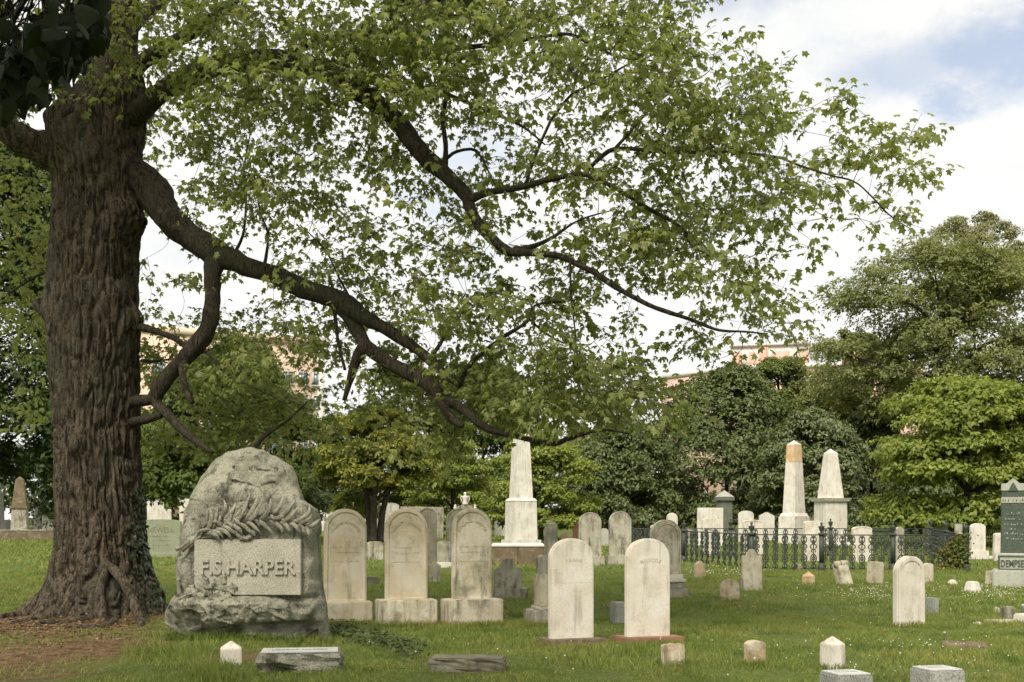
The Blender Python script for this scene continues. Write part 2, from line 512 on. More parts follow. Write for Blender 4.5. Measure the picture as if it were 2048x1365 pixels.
def scatter(shape, pos, d, n, size, curl=None, wide=None):
    S, T = shape
    d, s, n = frames(d, n)
    if curl is not None:
        n = n * curl[:, None]
        s = s * wide[:, None]
    V = pos[:, None] + size[:, None, None] * (S[None, :, :1] * d[:, None] + S[None, :, 1:2] * s[:, None] + S[None, :, 2:] * n[:, None])
    Fc = T[None] + (np.arange(len(pos)) * len(S))[:, None, None]
    return V.reshape(-1, 3), Fc.reshape(-1, 3)
def rosettes(P, nrm, k, size, droop=.45, spread=.1):
    n = len(P)
    nrm = unit(nrm)
    t1 = unit(np.cross(nrm, RNG.normal(size=(n, 3))))
    t2 = np.cross(nrm, t1)
    a = RNG.uniform(0, 6.283, (n, 1)) + np.arange(k)[None] * (6.283 / k) + RNG.normal(0, .3, (n, k))
    d = np.cos(a)[..., None] * t1[:, None] + np.sin(a)[..., None] * t2[:, None] + nrm[:, None] * RNG.uniform(-.15, .45, (n, k, 1))
    d[..., 2] -= droop * RNG.uniform(.4, 1.3, (n, k))
    nn = nrm[:, None] + RNG.normal(0, .35, (n, k, 3))
    pos = P[:, None] + RNG.normal(0, spread, (n, k, 3))
    return pos.reshape(-1, 3), d.reshape(-1, 3), nn.reshape(-1, 3), (size * RNG.uniform(.65, 1.25, n * k))

# ------------------------------------------------------------------ far buildings
M['brick'] = plain('hazed_peach_brick', (.70, .48, .41), .9, 0, .10, .6, .1, .1)  # brick paled in its colour to stand in for distance haze
M['brick2'] = plain('hazed_orange_brick', (.72, .54, .42), .9, 0, .10, .6, .1, .1)  # washed-out brick colour, haze put into the tone
M['paleconc'] = plain('pale_concrete', (.62, .60, .55), .9, 0, .08, .5, .1, .1)
M['orangepanel'] = plain('orange_panel', (.70, .40, .32), .8, 0, .1, 1, .1, .1)
M['glass'] = plain('window_glass', (.16, .21, .25), .15, 0, .2, .4, 0, .5)
def wall_block(name, mat, parent, A, B, depth, z0, z1):
    """a block whose front face runs A -> B (world xy)"""
    A, B = np.array(A, float), np.array(B, float)
    d = (B - A) / np.linalg.norm(B - A)
    n = np.array([-d[1], d[0]])
    q = [A, B, B + n * depth, A + n * depth]
    V = [(*c_, z0) for c_ in q] + [(*c_, z1) for c_ in q]
    o = link(name, mesh_np(name, np.array(V) - np.array((*parent.location,)), [(0, 3, 2, 1), (4, 5, 6, 7), (0, 1, 5, 4), (1, 2, 6, 5), (2, 3, 7, 6), (3, 0, 4, 7)]), mat, parent)
    return o, d, n
wg = Geo()
wg.box(-.95, -.83, -.12, .10, 0, 2.0)
wg.box(.83, .95, -.12, .10, 0, 2.0)
wg.box(-.83, .83, -.12, .10, 1.88, 2.0)
wg.box(-1.05, 1.05, -.2, .10, -.14, 0)
wg.box(-.04, .04, -.1, .06, 0, 1.88)
WIN = wg.mesh('window')
pg = Geo()
pg.box(-.83, .83, -.03, .05, 0, 1.88)
PANE = pg.mesh('pane')
WIN.materials.append(M['paleconc'])
PANE.materials.append(M['glass'])
def windows(parent, A, d, n, xs_, zs_, sx=1.0, sz=1.0):
    for z in zs_:
        for x in xs_:
            wo_ = link('window', WIN, None, parent)
            q = np.array(A) + d * x - n * .06
            wo_.location = Vector((q[0], q[1], z)) - parent.location
            wo_.rotation_euler = (0, 0, math.atan2(d[1], d[0]))
            wo_.scale = (sx, 1, sz)
            link('pane', PANE, None, wo_)
bt = empty('apartment_building', (40, 236, 0))
C0 = ((1470 - 1024) / F * 230, 230.0)
C1 = ((1322 - 1024) / F * 247, 247.0)
C2 = ((1850 - 1024) / F * 222, 222.0)
_, d_, n_ = wall_block('wall', M['brick'], bt, C1, C0, 18, -1, 32.6)
windows(bt, C1, d_, n_, np.arange(2.2, 20, 3.4), (28.2, 24.8, 21.4), 1.0, 1.0)
_, d_, n_ = wall_block('wall', M['brick'], bt, C0, C2, 20, -1, 32.4)
windows(bt, C0, d_, n_, np.arange(3, 36, 3.7), (28.0, 24.6, 21.2), 1.15, 1.05)
wall_block('parapet', M['paleconc'], bt, (C1[0], C1[1] - .35), (C0[0] + .1, C0[1] - .45), .3, 32.0, 32.9)
wall_block('parapet', M['paleconc'], bt, (C0[0] + .15, C0[1] - .45), (C2[0], C2[1] - .3), .3, 31.9, 32.8)
P0, P1 = at(1463, 735, 236), at(1618, 735, 232)
_, d_, n_ = wall_block('penthouse', M['paleconc'], bt, P0[:2], P1[:2], 12, 32.3, 37.4)
wall_block('penthouse_roof', M['paleconc'], bt, P0[:2] - n_ * .5 - d_ * .4, P1[:2] - n_ * .5 + d_ * .4, 13, 37.4, 37.9)
L_ = np.linalg.norm(P1[:2] - P0[:2])
for a_, b_ in ((.01, .13), (.23, .31), (.36, .48), (.53, .75), (.88, .99)):
    wall_block('panel', M['orangepanel'], bt, P0[:2] + d_ * L_ * a_ - n_ * .25, P0[:2] + d_ * L_ * b_ - n_ * .25, .3, 32.5, 36.2 if a_ != .36 else 37.2)
Q0, Q1 = at(1684, 735, 224), at(1800, 735, 221)
wall_block('stair_tower', M['orangepanel'], bt, Q0[:2], Q1[:2], 8, 32.2, 35.6)
tag(bt, 'haze-paled peach brick building with boxy penthouse rising behind the dark domed trees', 'building')
bl = empty('brick_building', (-40, 172, 0))
B0 = ((285 - 1024) / F * 168, 168.0)
B1 = ((648 - 1024) / F * 182, 182.0)
_, d_, n_ = wall_block('wall', M['brick2'], bl, B0, B1, 20, -1, 29.9)
windows(bl, B0, d_, n_, np.arange(2.2, 28, 2.5), (23.0, 19.4, 15.8, 12.2), .95, 1.0)
wall_block('parapet', M['brick2'], bl, (B0[0] - .2, B0[1] - .35), (B1[0] + .2, B1[1] - .35), .3, 29.4, 30.5)
wall_block('corner_pier', M['paleconc'], bl, (B1[0] - 1.2, B1[1] - .55), (B1[0] + .1, B1[1] - .5), .4, -1, 29.3)
q_ = np.array(B0) + d_ * 15.5 - n_ * 1.1
wall_block('balcony', M['paleconc'], bl, q_, q_ + d_ * 4.6, 1.1, 24.9, 25.3)
wall_block('balcony', M['paleconc'], bl, q_, q_ + d_ * 4.6, 1.1, 21.6, 22.0)
tag(bl, 'orange brick building with rows of windows behind the maple limbs at left', 'building')

# ------------------------------------------------------------------ far trees
LM = {
    'bright': leaf_mat('yellow_green_leaf', (.150, .205, .036), (.215, .270, .048), (.33, .36, .08), .4, clump=.5),
    'gold': leaf_mat('golden_green_leaf', (.13, .165, .028), (.20, .225, .036), (.34, .29, .055), .4, clump=.6),
    'darkd': leaf_mat('deep_green_leaf', (.070, .100, .028), (.110, .145, .044), (.175, .20, .075), .28, clump=.5, spec=.4),
    'grey': leaf_mat('grey_green_leaf', (.105, .138, .052), (.145, .178, .072), (.20, .23, .105), .28, clump=.5, spec=.4),
    'oak': leaf_mat('oak_leaf', (.155, .19, .06), (.21, .24, .08), (.28, .29, .125), .42, clump=.35),
    'pale': leaf_mat('pale_spring_leaf', (.13, .175, .045), (.17, .215, .055), (.23, .25, .08), .4, clump=.35),
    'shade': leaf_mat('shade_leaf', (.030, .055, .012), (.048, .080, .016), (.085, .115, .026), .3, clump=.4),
    'leafy': leaf_mat('mid_green_leaf', (.060, .100, .018), (.095, .140, .024), (.15, .19, .036), .35, clump=.4),
    'pine': leaf_mat('pine_needles', (.20, .215, .09), (.25, .255, .115), (.30, .29, .14), .25, clump=.4),
}
def far_tree(name, label, cx, Y, top, hw, bot, style, lm, n, leaf, cat='tree', group=None, depth=1.0, trunk=.22, lobes=None, stems=1):
    X = (cx - 1024) / F * Y
    z0 = float(gz(Y))
    zt = EYE - (top - HZ) / F * Y
    zb = EYE - (bot - HZ) / F * Y
    H, W = zt - z0, hw / F * Y
    root = empty(name, (X, Y, z0))
    tag(root, label, cat, group)
    rs = np.random.default_rng(int(abs(cx * 7 + top)))
    zb_, Hc = zb - z0, zt - zb
    C, RD = [], []
    nl = lobes or {'dome': 90, 'tier': 70, 'open': 60, 'pine': 60}[style]
    for i in range(nl):
        if style == 'dome':
            u = rs.uniform(0, 1) ** .85
            r = (1 - u ** 2.3) ** .55 * (.86 + .14 * min(1, u * 4))
            a = rs.uniform(0, 6.283)
            q = rs.uniform(.62, .9)
            sz = W * rs.uniform(.20, .34)
            C.append((W * r * q * math.cos(a), W * r * q * depth * math.sin(a), zb_ + Hc * (.04 + .9 * u)))
            RD.append((sz, sz, sz * .75))
        elif style == 'tier':
            u = rs.uniform(0, 1)
            r = (1 - u ** 2.0) ** .5 * (.78 + .22 * min(1, u * 3))
            a = rs.uniform(0, 6.283)
            q = rs.uniform(.45, .92)
            sz = W * rs.uniform(.20, .36)
            C.append((W * r * q * math.cos(a), W * r * q * depth * math.sin(a), zb_ + Hc * (.05 + .91 * u)))
            RD.append((sz, sz, sz * .30))
        elif style == 'open':
            u = rs.uniform(0, 1)
            r = math.sin(math.pi * (.12 + .80 * u)) ** .6
            a = rs.uniform(0, 6.283)
            q = rs.uniform(.25, .97)
            sz = W * rs.uniform(.10, .22)
            C.append((W * r * q * math.cos(a), W * r * q * depth * math.sin(a), zb_ + Hc * (.05 + .9 * u)))
            RD.append((sz, sz, sz * .65))
        else:
            u = 1 - rs.uniform(0, 1) ** .55
            r = (1 - u) ** .8 * .9 + .08
            a = rs.uniform(0, 6.283)
            q = rs.uniform(.3, 1)
            sz = W * rs.uniform(.08, .17) * (1.1 - .6 * u)
            C.append((W * r * q * math.cos(a), W * r * q * math.sin(a), zb_ + Hc * (.02 + .95 * u)))
            RD.append((sz * 1.3, sz * 1.3, sz * .5))
    C, RD = np.array(C), np.array(RD)
    k = 6
    nr = n // k
    wt = RD[:, 0] ** 2
    li = rs.choice(nl, nr, p=wt / wt.sum())
    dirs = unit(rs.normal(size=(nr, 3)))
    dirs[:, 2] = np.where(dirs[:, 2] < -.35, -dirs[:, 2], dirs[:, 2])
    rr = np.where(rs.uniform(size=nr) < .75, rs.uniform(.8, 1.06, nr), rs.uniform(.2, .8, nr))
    P = C[li] + RD[li] * dirs * rr[:, None]
    nr_ = dirs / RD[li] * RD[li][:, :1] * .5 + unit(C[li] * np.array([1, 1, .2])) * .35 + np.array([0, 0, .55])
    pos, d, nn, sz = rosettes(P, nr_, k, leaf, .55 if style != 'pine' else 0.0, leaf * .35)
    V, T = scatter(DIAMOND, pos, d, nn, sz)
    cr_ = link('crown', mesh_np('crown', V, None, T), LM[lm], root)
    cr_['kind'] = 'stuff'
    G = Geo()
    top_h = zb_ + Hc * (.55 if style != 'pine' else .97)
    for s_ in range(stems):
        a = s_ * 2.4
        lean = .0 if stems == 1 else W * .28
        pts = [(lean * .3 * math.cos(a), lean * .3 * math.sin(a), -.2), (lean * .5 * math.cos(a), lean * .5 * math.sin(a), top_h * .35), (lean * math.cos(a) + rs.normal(0, .1), lean * math.sin(a), top_h * .7), (lean * 1.2 * math.cos(a), lean * 1.2 * math.sin(a), top_h)]
        t0 = trunk / (1 if stems == 1 else 1.5)
        G.add(*tube(resample(pts, 10), np.linspace(t0, t0 * .35, 10), 8))
    tk = link('trunk', G.mesh('trunk', True), M['barkfar'], root)
    G = Geo()
    for i in rs.choice(nl, min(nl, 16 if style != 'open' else 34), replace=False):
        c_ = C[i]
        zs_ = max(.2 * top_h, min(top_h * .95, c_[2] - .45 * np.hypot(c_[0], c_[1])))
        a_ = np.array((0, 0, zs_))
        mid = (a_ + c_) / 2 + np.array((0, 0, .06 * Hc)) + rs.normal(0, .03 * W, 3)
        G.add(*tube(resample([a_, mid, c_], 7), np.linspace(trunk * .42, trunk * .09, 7), 6))
    link('limbs', G.mesh('limbs', True), M['barkfar'], root)['kind'] = 'stuff'
    return root
far_tree('dogwood_tree', 'broad yellow-green layered tree standing behind the iron fence at right', 1935, 57, 752, 215, 1072, 'tier', 'bright', 60000, .27, 'tree', 'trees around the lawn', .8, .28, 120)
far_tree('dome_tree', 'grey-green dome-shaped tree directly behind the two white obelisks', 1626, 70, 828, 122, 1066, 'dome', 'grey', 34000, .24, 'tree', 'trees around the lawn')
far_tree('dome_tree', 'largest dark green dome-shaped tree in front of the peach building', 1452, 77, 742, 165, 1066, 'dome', 'darkd', 52000, .27, 'tree', 'trees around the lawn')
far_tree('dome_tree', 'dark green tree between the yellow-green tree and the largest dome tree', 1255, 74, 850, 125, 1066, 'dome', 'darkd', 34000, .26, 'tree', 'trees around the lawn')
far_tree('dogwood_tree', 'light green layered tree right behind the tall single obelisk', 1082, 66, 868, 122, 1062, 'tier', 'bright', 36000, .22, 'tree', 'trees around the lawn', .8, .16)
far_tree('dogwood_tree', 'golden green layered tree with forked dark stems behind the arched tablets', 748, 57, 812, 125, 985, 'tier', 'gold', 40000, .20, 'tree', 'trees around the lawn', .8, .30, None, 3)
far_tree('dogwood_tree', 'green layered tree between the golden tree and the tall obelisk', 905, 76, 868, 95, 1050, 'tier', 'bright', 22000, .22, 'tree', 'trees around the lawn', .8, .16)
far_tree('evergreen_tree', 'tall dark green tree rising behind the golden green tree', 822, 96, 728, 120, 1050, 'dome', 'darkd', 34000, .30, 'tree', 'trees around the lawn')
far_tree('shade_tree', 'shady green tree behind the carved granite boulder', 455, 60, 690, 190, 1045, 'dome', 'leafy', 74000, .24, 'tree', 'trees around the lawn')
far_tree('shade_tree', 'grey-green bush below the distant brick corner beside the boulder', 606, 68, 905, 68, 1050, 'dome', 'grey', 14000, .22, 'tree', 'trees around the lawn', 1, .15)
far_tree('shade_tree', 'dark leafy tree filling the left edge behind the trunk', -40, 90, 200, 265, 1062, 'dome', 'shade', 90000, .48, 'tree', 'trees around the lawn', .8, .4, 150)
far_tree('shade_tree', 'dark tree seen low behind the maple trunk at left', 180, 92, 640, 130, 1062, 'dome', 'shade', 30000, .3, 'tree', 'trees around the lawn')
far_tree('oak_tree', 'tall spreading tree with open crown and visible limbs at right', 1895, 84, 500, 285, 860, 'open', 'oak', 100000, .26, 'tree', 'trees around the lawn', .7, .5, 210)
far_tree('oak_tree', 'lower open green tree left of the tall spreading tree', 1722, 92, 655, 95, 900, 'open', 'oak', 26000, .28, 'tree', 'trees around the lawn', .8, .35)
far_tree('pine_tree', 'feathery pale pine top rising above the tall spreading tree', 1952, 112, 424, 112, 640, 'open', 'pine', 40000, .24, 'tree', 'trees around the lawn', 1, .22, 95)
far_tree('spring_tree', 'pale spring green tree in front of the penthouse', 1560, 120, 712, 84, 900, 'dome', 'pale', 26000, .36, 'tree', 'trees around the lawn', .8, .25)
far_tree('spring_tree', 'pale green tree right of the penthouse tree', 1655, 112, 735, 66, 900, 'dome', 'oak', 20000, .34, 'tree', 'trees around the lawn', .8, .25)
far_tree('dome_tree', 'dark tree in the shadow behind the broad yellow-green tree', 1960, 80, 800, 190, 1062, 'dome', 'darkd', 34000, .34, 'tree', 'trees around the lawn')
far_tree('shade_tree', 'leafy green tree showing behind the low maple branch in the centre', 965, 102, 735, 160, 1050, 'dome', 'leafy', 44000, .36, 'tree', 'trees around the lawn')
far_tree('shade_tree', 'fresh green tree behind the right end of the low maple limb', 1215, 104, 778, 105, 1050, 'dome', 'oak', 28000, .34, 'tree', 'trees around the lawn')
far_tree('dome_tree', 'dark tree in the gap right of the two white obelisks', 1742, 90, 815, 85, 1062, 'dome', 'darkd', 24000, .34, 'tree', 'trees around the lawn')
far_tree('shade_tree', 'mid green tree in the gap left of the golden green tree', 668, 108, 828, 75, 1050, 'dome', 'leafy', 18000, .34, 'tree', 'trees around the lawn')
far_tree('golden_shrub', 'small yellow-green shrub behind the scalloped white stones', 712, 60, 982, 52, 1040, 'dome', 'bright', 7000, .16, 'shrub', None, 1, .06)
# the wood that closes the view far behind, one mass
pw = []
for i in range(560):
    x = RNG.uniform(-95, 95)
    zt_ = 7 + 3.5 * math.sin(x * .09) + RNG.uniform(-1, 2)
    c_ = np.array((x, 128 + RNG.uniform(-5, 12), -.5 + RNG.uniform(0, zt_)))
    d = unit(RNG.normal(size=(44, 3)))
    d[:, 2] = abs(d[:, 2])
    pw.append((c_ + d * np.array((2.6, 2.2, 1.9)), d + np.array((0, -.4, .5))))
P = np.vstack([a for a, _ in pw])
pos, d, nn, sz = rosettes(P, np.vstack([b for _, b in pw]), 4, .62, .5, .2)
V, T = scatter(DIAMOND, pos, d, nn, sz)
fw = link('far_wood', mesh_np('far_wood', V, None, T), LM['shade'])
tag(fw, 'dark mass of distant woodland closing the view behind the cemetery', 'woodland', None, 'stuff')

# ------------------------------------------------------------------ the big maple
TREE = empty('maple_tree', (TX, TY, 0))
tag(TREE, 'massive old maple with furrowed trunk and long limbs reaching over the graves', 'tree')
TL = np.array((TX, TY, 0.0))
def loc(P):
    return np.asarray(P) - TL
# trunk silhouette traced from the photograph: row, left, right
SIL = np.array([(-420, 212, 268), (-150, 206, 272), (0, 198, 280), (100, 185, 276), (160, 165, 290), (205, 142, 298), (250, 116, 291), (300, 102, 286), (370, 105, 290), (430, 106, 284), (470, 103, 282), (500, 100, 279), (565, 97, 276),
                (601, 97, 277), (638, 96, 279), (664, 95, 280), (693, 97, 279), (766, 101, 277), (900, 109, 280), (1008, 112, 287), (1082, 111, 294), (1137, 106, 302), (1175, 98, 312), (1210, 88, 322), (1260, 80, 330), (1300, 78, 332)], float)
S_ = TY / F
zr = EYE - (SIL[:, 0] - HZ) * S_
xl, xr = (SIL[:, 1] - 1024) * S_, (SIL[:, 2] - 1024) * S_
o_ = np.argsort(zr)
zr, xl, xr = zr[o_], xl[o_], xr[o_]
NT, NZ = 290, 460
zz = np.concatenate([np.linspace(-.35, 1.6, 130), np.linspace(1.6, 13.2, NZ - 129)[1:]])
th = np.arange(NT) / NT * 2 * np.pi
cxz = np.interp(zz, zr, (xl + xr) / 2) - TX
rz_ = np.interp(zz, zr, (xr - xl) / 2)
Zg, Tg = np.meshgrid(zz, th, indexing='ij')
Rg = np.broadcast_to(rz_[:, None], Zg.shape).copy() - .015
# root flare lobes
for a_, amp, wd, hh in ((180, .85, .30, .34), (352, .40, .34, .36), (292, .42, .20, .50), (262, .34, .16, .36), (228, .50, .25, .34), (318, .36, .16, .45), (205, .5, .16, .26), (60, .6, .4, .4), (120, .6, .4, .4)):
    dt = np.abs((Tg - R(a_) + np.pi) % (2 * np.pi) - np.pi)
    Rg += amp * np.exp(-(dt / wd) ** 2) * np.exp(-np.clip(Zg + .05, 0, 9) / hh)
# burls and swellings: angle, height, size, amount
def zrow(py):
    return EYE - (py - HZ) * S_
for a_, py, sz, am in ((322, 440, .26, .22), (345, 455, .2, .18), (338, 645, .24, .22), (318, 600, .2, .16), (192, 615, .17, .22), (270, 880, .22, .10), (262, 905, .15, .10), (285, 330, .4, .14), (250, 270, .42, .20), (215, 240, .3, .2), (300, 520, .25, .08), (240, 450, .3, .09), (283, 745, .2, .06), (275, 1110, .3, .08)):
    dt = ((Tg - R(a_) + np.pi) % (2 * np.pi) - np.pi) * .75
    Rg += am * np.exp(-(dt ** 2 + (Zg - zrow(py)) ** 2) / sz ** 2)
arc = np.stack([np.cos(Tg) * .75, np.sin(Tg) * .75, Zg], -1).reshape(-1, 3)
warp = .05 * fbm(arc * np.array((2.2, 2.2, 1.3)), 3, 21)[:, None]
q = (arc + warp) * np.array((10.5, 10.5, 2.1))
nA, nB, nC = vnoise(q, 31), vnoise(q * np.array((1.7, 1.7, 1.9)) + 7, 37), vnoise(q * np.array((3.6, 3.6, 7.0)) + 3, 39)
groove = np.exp(-(nA / .17) ** 2) + .55 * np.exp(-(nB / .16) ** 2)
plate = .25 * nC - 1.0 * np.exp(-(nC / .13) ** 2)
knot = fbm(arc * 4.5, 4, 41)
burl = np.clip(fbm(arc * np.array((1.2, 1.2, .8)) + 5, 2, 47) * .9 - .22 + .7 * np.exp(-((arc[:, 2] - zrow(340)) / .9) ** 2), 0, 1)
disp = (-.075 * groove + .020 * plate) * (1 - .6 * burl) + (.012 + .07 * burl) * knot
Rg += disp.reshape(Zg.shape) * np.clip(1.15 - Zg / 16, .4, 1)
Vt = np.stack([cxz[:, None] + Rg * np.cos(Tg), Rg * np.sin(Tg) * .95, Zg], -1)
i_ = (np.arange(NZ - 1)[:, None] * NT)
j_ = np.arange(NT)[None]
k_ = (j_ + 1) % NT
Nz = len(zz)
i_ = (np.arange(Nz - 1)[:, None] * NT)
Fq = np.stack([i_ + j_, i_ + k_, i_ + NT + k_, i_ + NT + j_], -1).reshape(-1, 4)
link('trunk', mesh_np('trunk', Vt.reshape(-1, 3), Fq, None, True), M['bark'], TREE)

LIMBS = {  # (px, py, distance, width px)
 'L1': [(230, 330, 18.3, 110), (285, 365, 18.2, 92), (320, 420, 18.0, 78), (348, 448, 17.9, 72), (403, 483, 17.8, 68), (440, 515, 17.7, 66), (476, 527, 17.6, 52), (531, 545, 17.5, 46), (586, 567, 17.4, 45), (641, 589, 17.3, 45), (690, 608, 17.2, 50), (712, 622, 17.1, 46), (765, 655, 17.0, 34), (820, 688, 16.9, 30), (856, 717, 16.8, 26), (893, 750, 16.7, 20), (921, 772, 16.6, 14)],
 'L1b': [(676, 600, 17.2, 46), (700, 635, 17.2, 40), (720, 668, 17.1, 38), (732, 694, 17.0, 38), (760, 712, 16.9, 34), (801, 738, 16.8, 34), (849, 763, 16.7, 33), (886, 794, 16.6, 31), (930, 822, 16.5, 25), (959, 847, 16.4, 22), (988, 861, 16.3, 20), (1032, 872, 16.2, 17), (1069, 882, 16.1, 16), (1109, 888, 16.0, 15), (1142, 876, 15.9, 11), (1204, 861, 15.7, 7), (1259, 868, 15.6, 4)],
 'stub1': [(727, 690, 17.0, 34), (713, 718, 17.0, 26), (700, 758, 17.0, 18), (688, 802, 17.0, 11)],
 'stub2': [(870, 780, 16.6, 24), (890, 820, 16.5, 24), (908, 842, 16.45, 20), (926, 852, 16.4, 14)],
 'L2': [(436, 515, 17.7, 60), (425, 550, 17.6, 46), (425, 585, 17.6, 42), (418, 634, 17.5, 41), (403, 678, 17.5, 42), (377, 711, 17.5, 38), (337, 752, 17.6, 38), (312, 790, 17.6, 36), (319, 810, 17.6, 26), (335, 826, 17.5, 24), (359, 854, 17.4, 22), (388, 880, 17.3, 18), (425, 906, 17.1, 12)],
 'L2b': [(316, 790, 17.6, 34), (296, 800, 17.8, 28), (262, 806, 18.2, 30)],
 'L2c': [(325, 826, 17.55, 20), (300, 838, 17.8, 20), (262, 848, 18.2, 26)],
 'L2d': [(372, 714, 17.5, 24), (366, 740, 17.4, 20), (372, 776, 17.3, 16), (386, 805, 17.2, 13)],
 'L2e': [(270, 652, 18.2, 24), (305, 661, 17.9, 18), (345, 676, 17.7, 14), (378, 698, 17.5, 14)],
 'L2f': [(505, 900, 17.9, 12), (530, 872, 18.0, 12), (571, 843, 18.2, 7), (620, 800, 18.4, 3)],
 'L3': [(240, 245, 18.2, 70), (296, 208, 18.1, 54), (345, 172, 17.9, 50), (420, 138, 17.6, 50), (520, 122, 17.3, 52), (620, 135, 17.0, 50), (700, 168, 16.8, 50), (757, 212, 16.6, 48), (801, 257, 16.4, 45), (842, 306, 16.3, 42), (893, 354, 16.1, 38), (930, 390, 16.0, 34), (941, 425, 15.9, 30), (963, 461, 15.8, 29), (996, 488, 15.7, 26), (1021, 503, 15.6, 24), (1054, 505, 15.5, 17), (1113, 510, 15.4, 15), (1149, 527, 15.3, 14), (1193, 549, 15.2, 14), (1241, 580, 15.1, 13), (1296, 610, 15.0, 12), (1340, 626, 14.9, 11), (1386, 641, 14.8, 9), (1436, 660, 14.7, 7), (1490, 664, 14.6, 5), (1530, 668, 14.5, 3)],
 'L3a': [(1021, 503, 15.6, 18), (1072, 490, 15.7, 11), (1109, 472, 15.8, 8), (1160, 440, 15.9, 5), (1230, 420, 16.0, 3)],
 'L3b': [(938, 402, 15.9, 24), (966, 388, 15.9, 20), (1003, 381, 15.8, 18), (1058, 371, 15.7, 17), (1113, 358, 15.6, 15), (1168, 350, 15.5, 13), (1223, 372, 15.3, 11), (1304, 422, 15.1, 9), (1366, 456, 15.0, 7), (1382, 489, 14.9, 5), (1430, 520, 14.8, 3)],
 'L3c': [(889, 342, 16.1, 16), (891, 290, 16.2, 12), (886, 234, 16.3, 11), (893, 176, 16.4, 10), (878, 125, 16.5, 8), (870, 60, 16.6, 5)],
 'L3d': [(1168, 350, 15.5, 11), (1205, 312, 15.3, 11), (1235, 298, 15.2, 12), (1304, 302, 15.0, 11), (1366, 306, 14.9, 10), (1424, 304, 14.8, 8), (1490, 306, 14.7, 8), (1556, 315, 14.6, 7), (1598, 331, 14.5, 6), (1664, 352, 14.4, 5), (1709, 364, 14.3, 4.5), (1747, 397, 14.2, 4), (1780, 431, 14.2, 3.5), (1825, 461, 14.1, 2)],
 'L3e': [(1230, 298, 15.2, 9), (1262, 262, 15.2, 7), (1300, 220, 15.3, 6), (1350, 180, 15.3, 4), (1410, 150, 15.3, 3)],
 'L3f': [(893, 318, 16.15, 8), (911, 304, 16.0, 8), (948, 300, 15.9, 7), (966, 322, 15.8, 5), (990, 370, 15.7, 3)],
 'L1c': [(921, 772, 16.6, 13), (928, 750, 16.5, 12), (941, 728, 16.4, 12), (966, 703, 16.3, 11), (1003, 677, 16.2, 10), (1054, 644, 16.1, 9), (1072, 611, 16.1, 7), (1142, 602, 16.0, 5), (1190, 590, 16.0, 3)],
 'L1d': [(1060, 640, 16.1, 7), (1076, 655, 16.0, 7), (1100, 672, 16.0, 6), (1128, 686, 15.9, 4), (1180, 690, 15.8, 3)],
 'L4': [(780, 100, 17.2, 14), (838, 139, 16.8, 12), (878, 180, 16.5, 10), (960, 215, 16.1, 8), (1040, 250, 15.8, 6), (1090, 290, 15.7, 4)],
 'L4b': [(560, 120, 17.2, 26), (640, 80, 17.0, 20), (760, 66, 16.6, 16), (880, 95, 16.2, 13), (1000, 88, 15.9, 11), (1094, 72, 15.7, 9), (1142, 70, 15.6, 8), (1186, 92, 15.5, 7), (1241, 114, 15.4, 6), (1320, 122, 15.3, 4), (1400, 112, 15.2, 3)],
 'L4c': [(1102, 240, 15.6, 8), (1142, 190, 15.5, 7), (1186, 169, 15.5, 6), (1237, 139, 15.4, 5), (1290, 110, 15.4, 3)],
 'L4d': [(1050, 372, 15.7, 9), (1075, 300, 15.6, 8), (1102, 240, 15.6, 7)],
 'L5': [(190, 345, 18.2, 110), (110, 312, 18.1, 92), (55, 284, 17.9, 72), (0, 250, 17.7, 60), (-90, 190, 17.5, 48), (-220, 110, 17.2, 34), (-380, 40, 17.0, 18)],
 'L6': [(170, 235, 18.4, 60), (125, 180, 18.7, 42), (112, 140, 18.9, 36), (105, 60, 19.2, 30), (80, -60, 19.6, 26), (20, -220, 20.2, 18)],
 'L7': [(250, 150, 18.2, 46), (300, 112, 18.0, 36), (350, 88, 17.8, 36), (420, 40, 17.6, 28), (520, -40, 17.3, 22), (660, -140, 17.0, 16), (820, -220, 16.7, 8)],
 'L8': [(240, -120, 18.3, 54), (330, -220, 17.9, 40), (460, -330, 17.5, 28), (640, -420, 17.0, 14)],
 'L9': [(235, -200, 18.4, 44), (190, -330, 18.9, 34), (120, -480, 19.3, 22), (60, -600, 19.8, 10)],
 'L10': [(225, 80, 18.6, 46), (300, 20, 20.0, 34), (400, -60, 21.5, 24), (520, -120, 23.0, 12)],
 'L11': [(460, 524, 17.6, 9), (486, 470, 17.6, 7), (492, 400, 17.5, 6), (488, 340, 17.5, 5), (500, 270, 17.4, 3)],
 'L12': [(528, 540, 17.5, 9), (536, 470, 17.6, 6), (520, 420, 17.7, 5), (506, 330, 17.8, 3)],
 'L13': [(712, 618, 17.1, 8), (680, 560, 17.3, 5), (650, 500, 17.5, 4), (600, 450, 17.6, 3)],
 'L14': [(668, 612, 17.2, 11), (676, 680, 17.1, 9), (690, 740, 17.0, 7)],
 'L15': [(860, 718, 16.8, 12), (885, 680, 16.9, 10), (900, 640, 17.0, 7), (930, 590, 17.1, 4)],
 'L16': [(1140, 525, 15.3, 6), (1142, 600, 15.3, 5), (1150, 660, 15.3, 4), (1156, 740, 15.3, 2)],
 'L17': [(410, 700, 17.5, 10), (440, 735, 17.4, 8), (470, 760, 17.4, 6), (540, 790, 17.3, 4), (600, 830, 17.2, 2)],
 'L18': [(0, 600, 19.5, 5), (60, 560, 19.2, 6), (100, 540, 18.9, 8)],
 'L19': [(285, 720, 18.1, 9), (320, 722, 18.6, 6), (420, 700, 19.2, 4), (520, 640, 19.6, 2)],
}
NODES, NRAD, NVIS = [], [], []
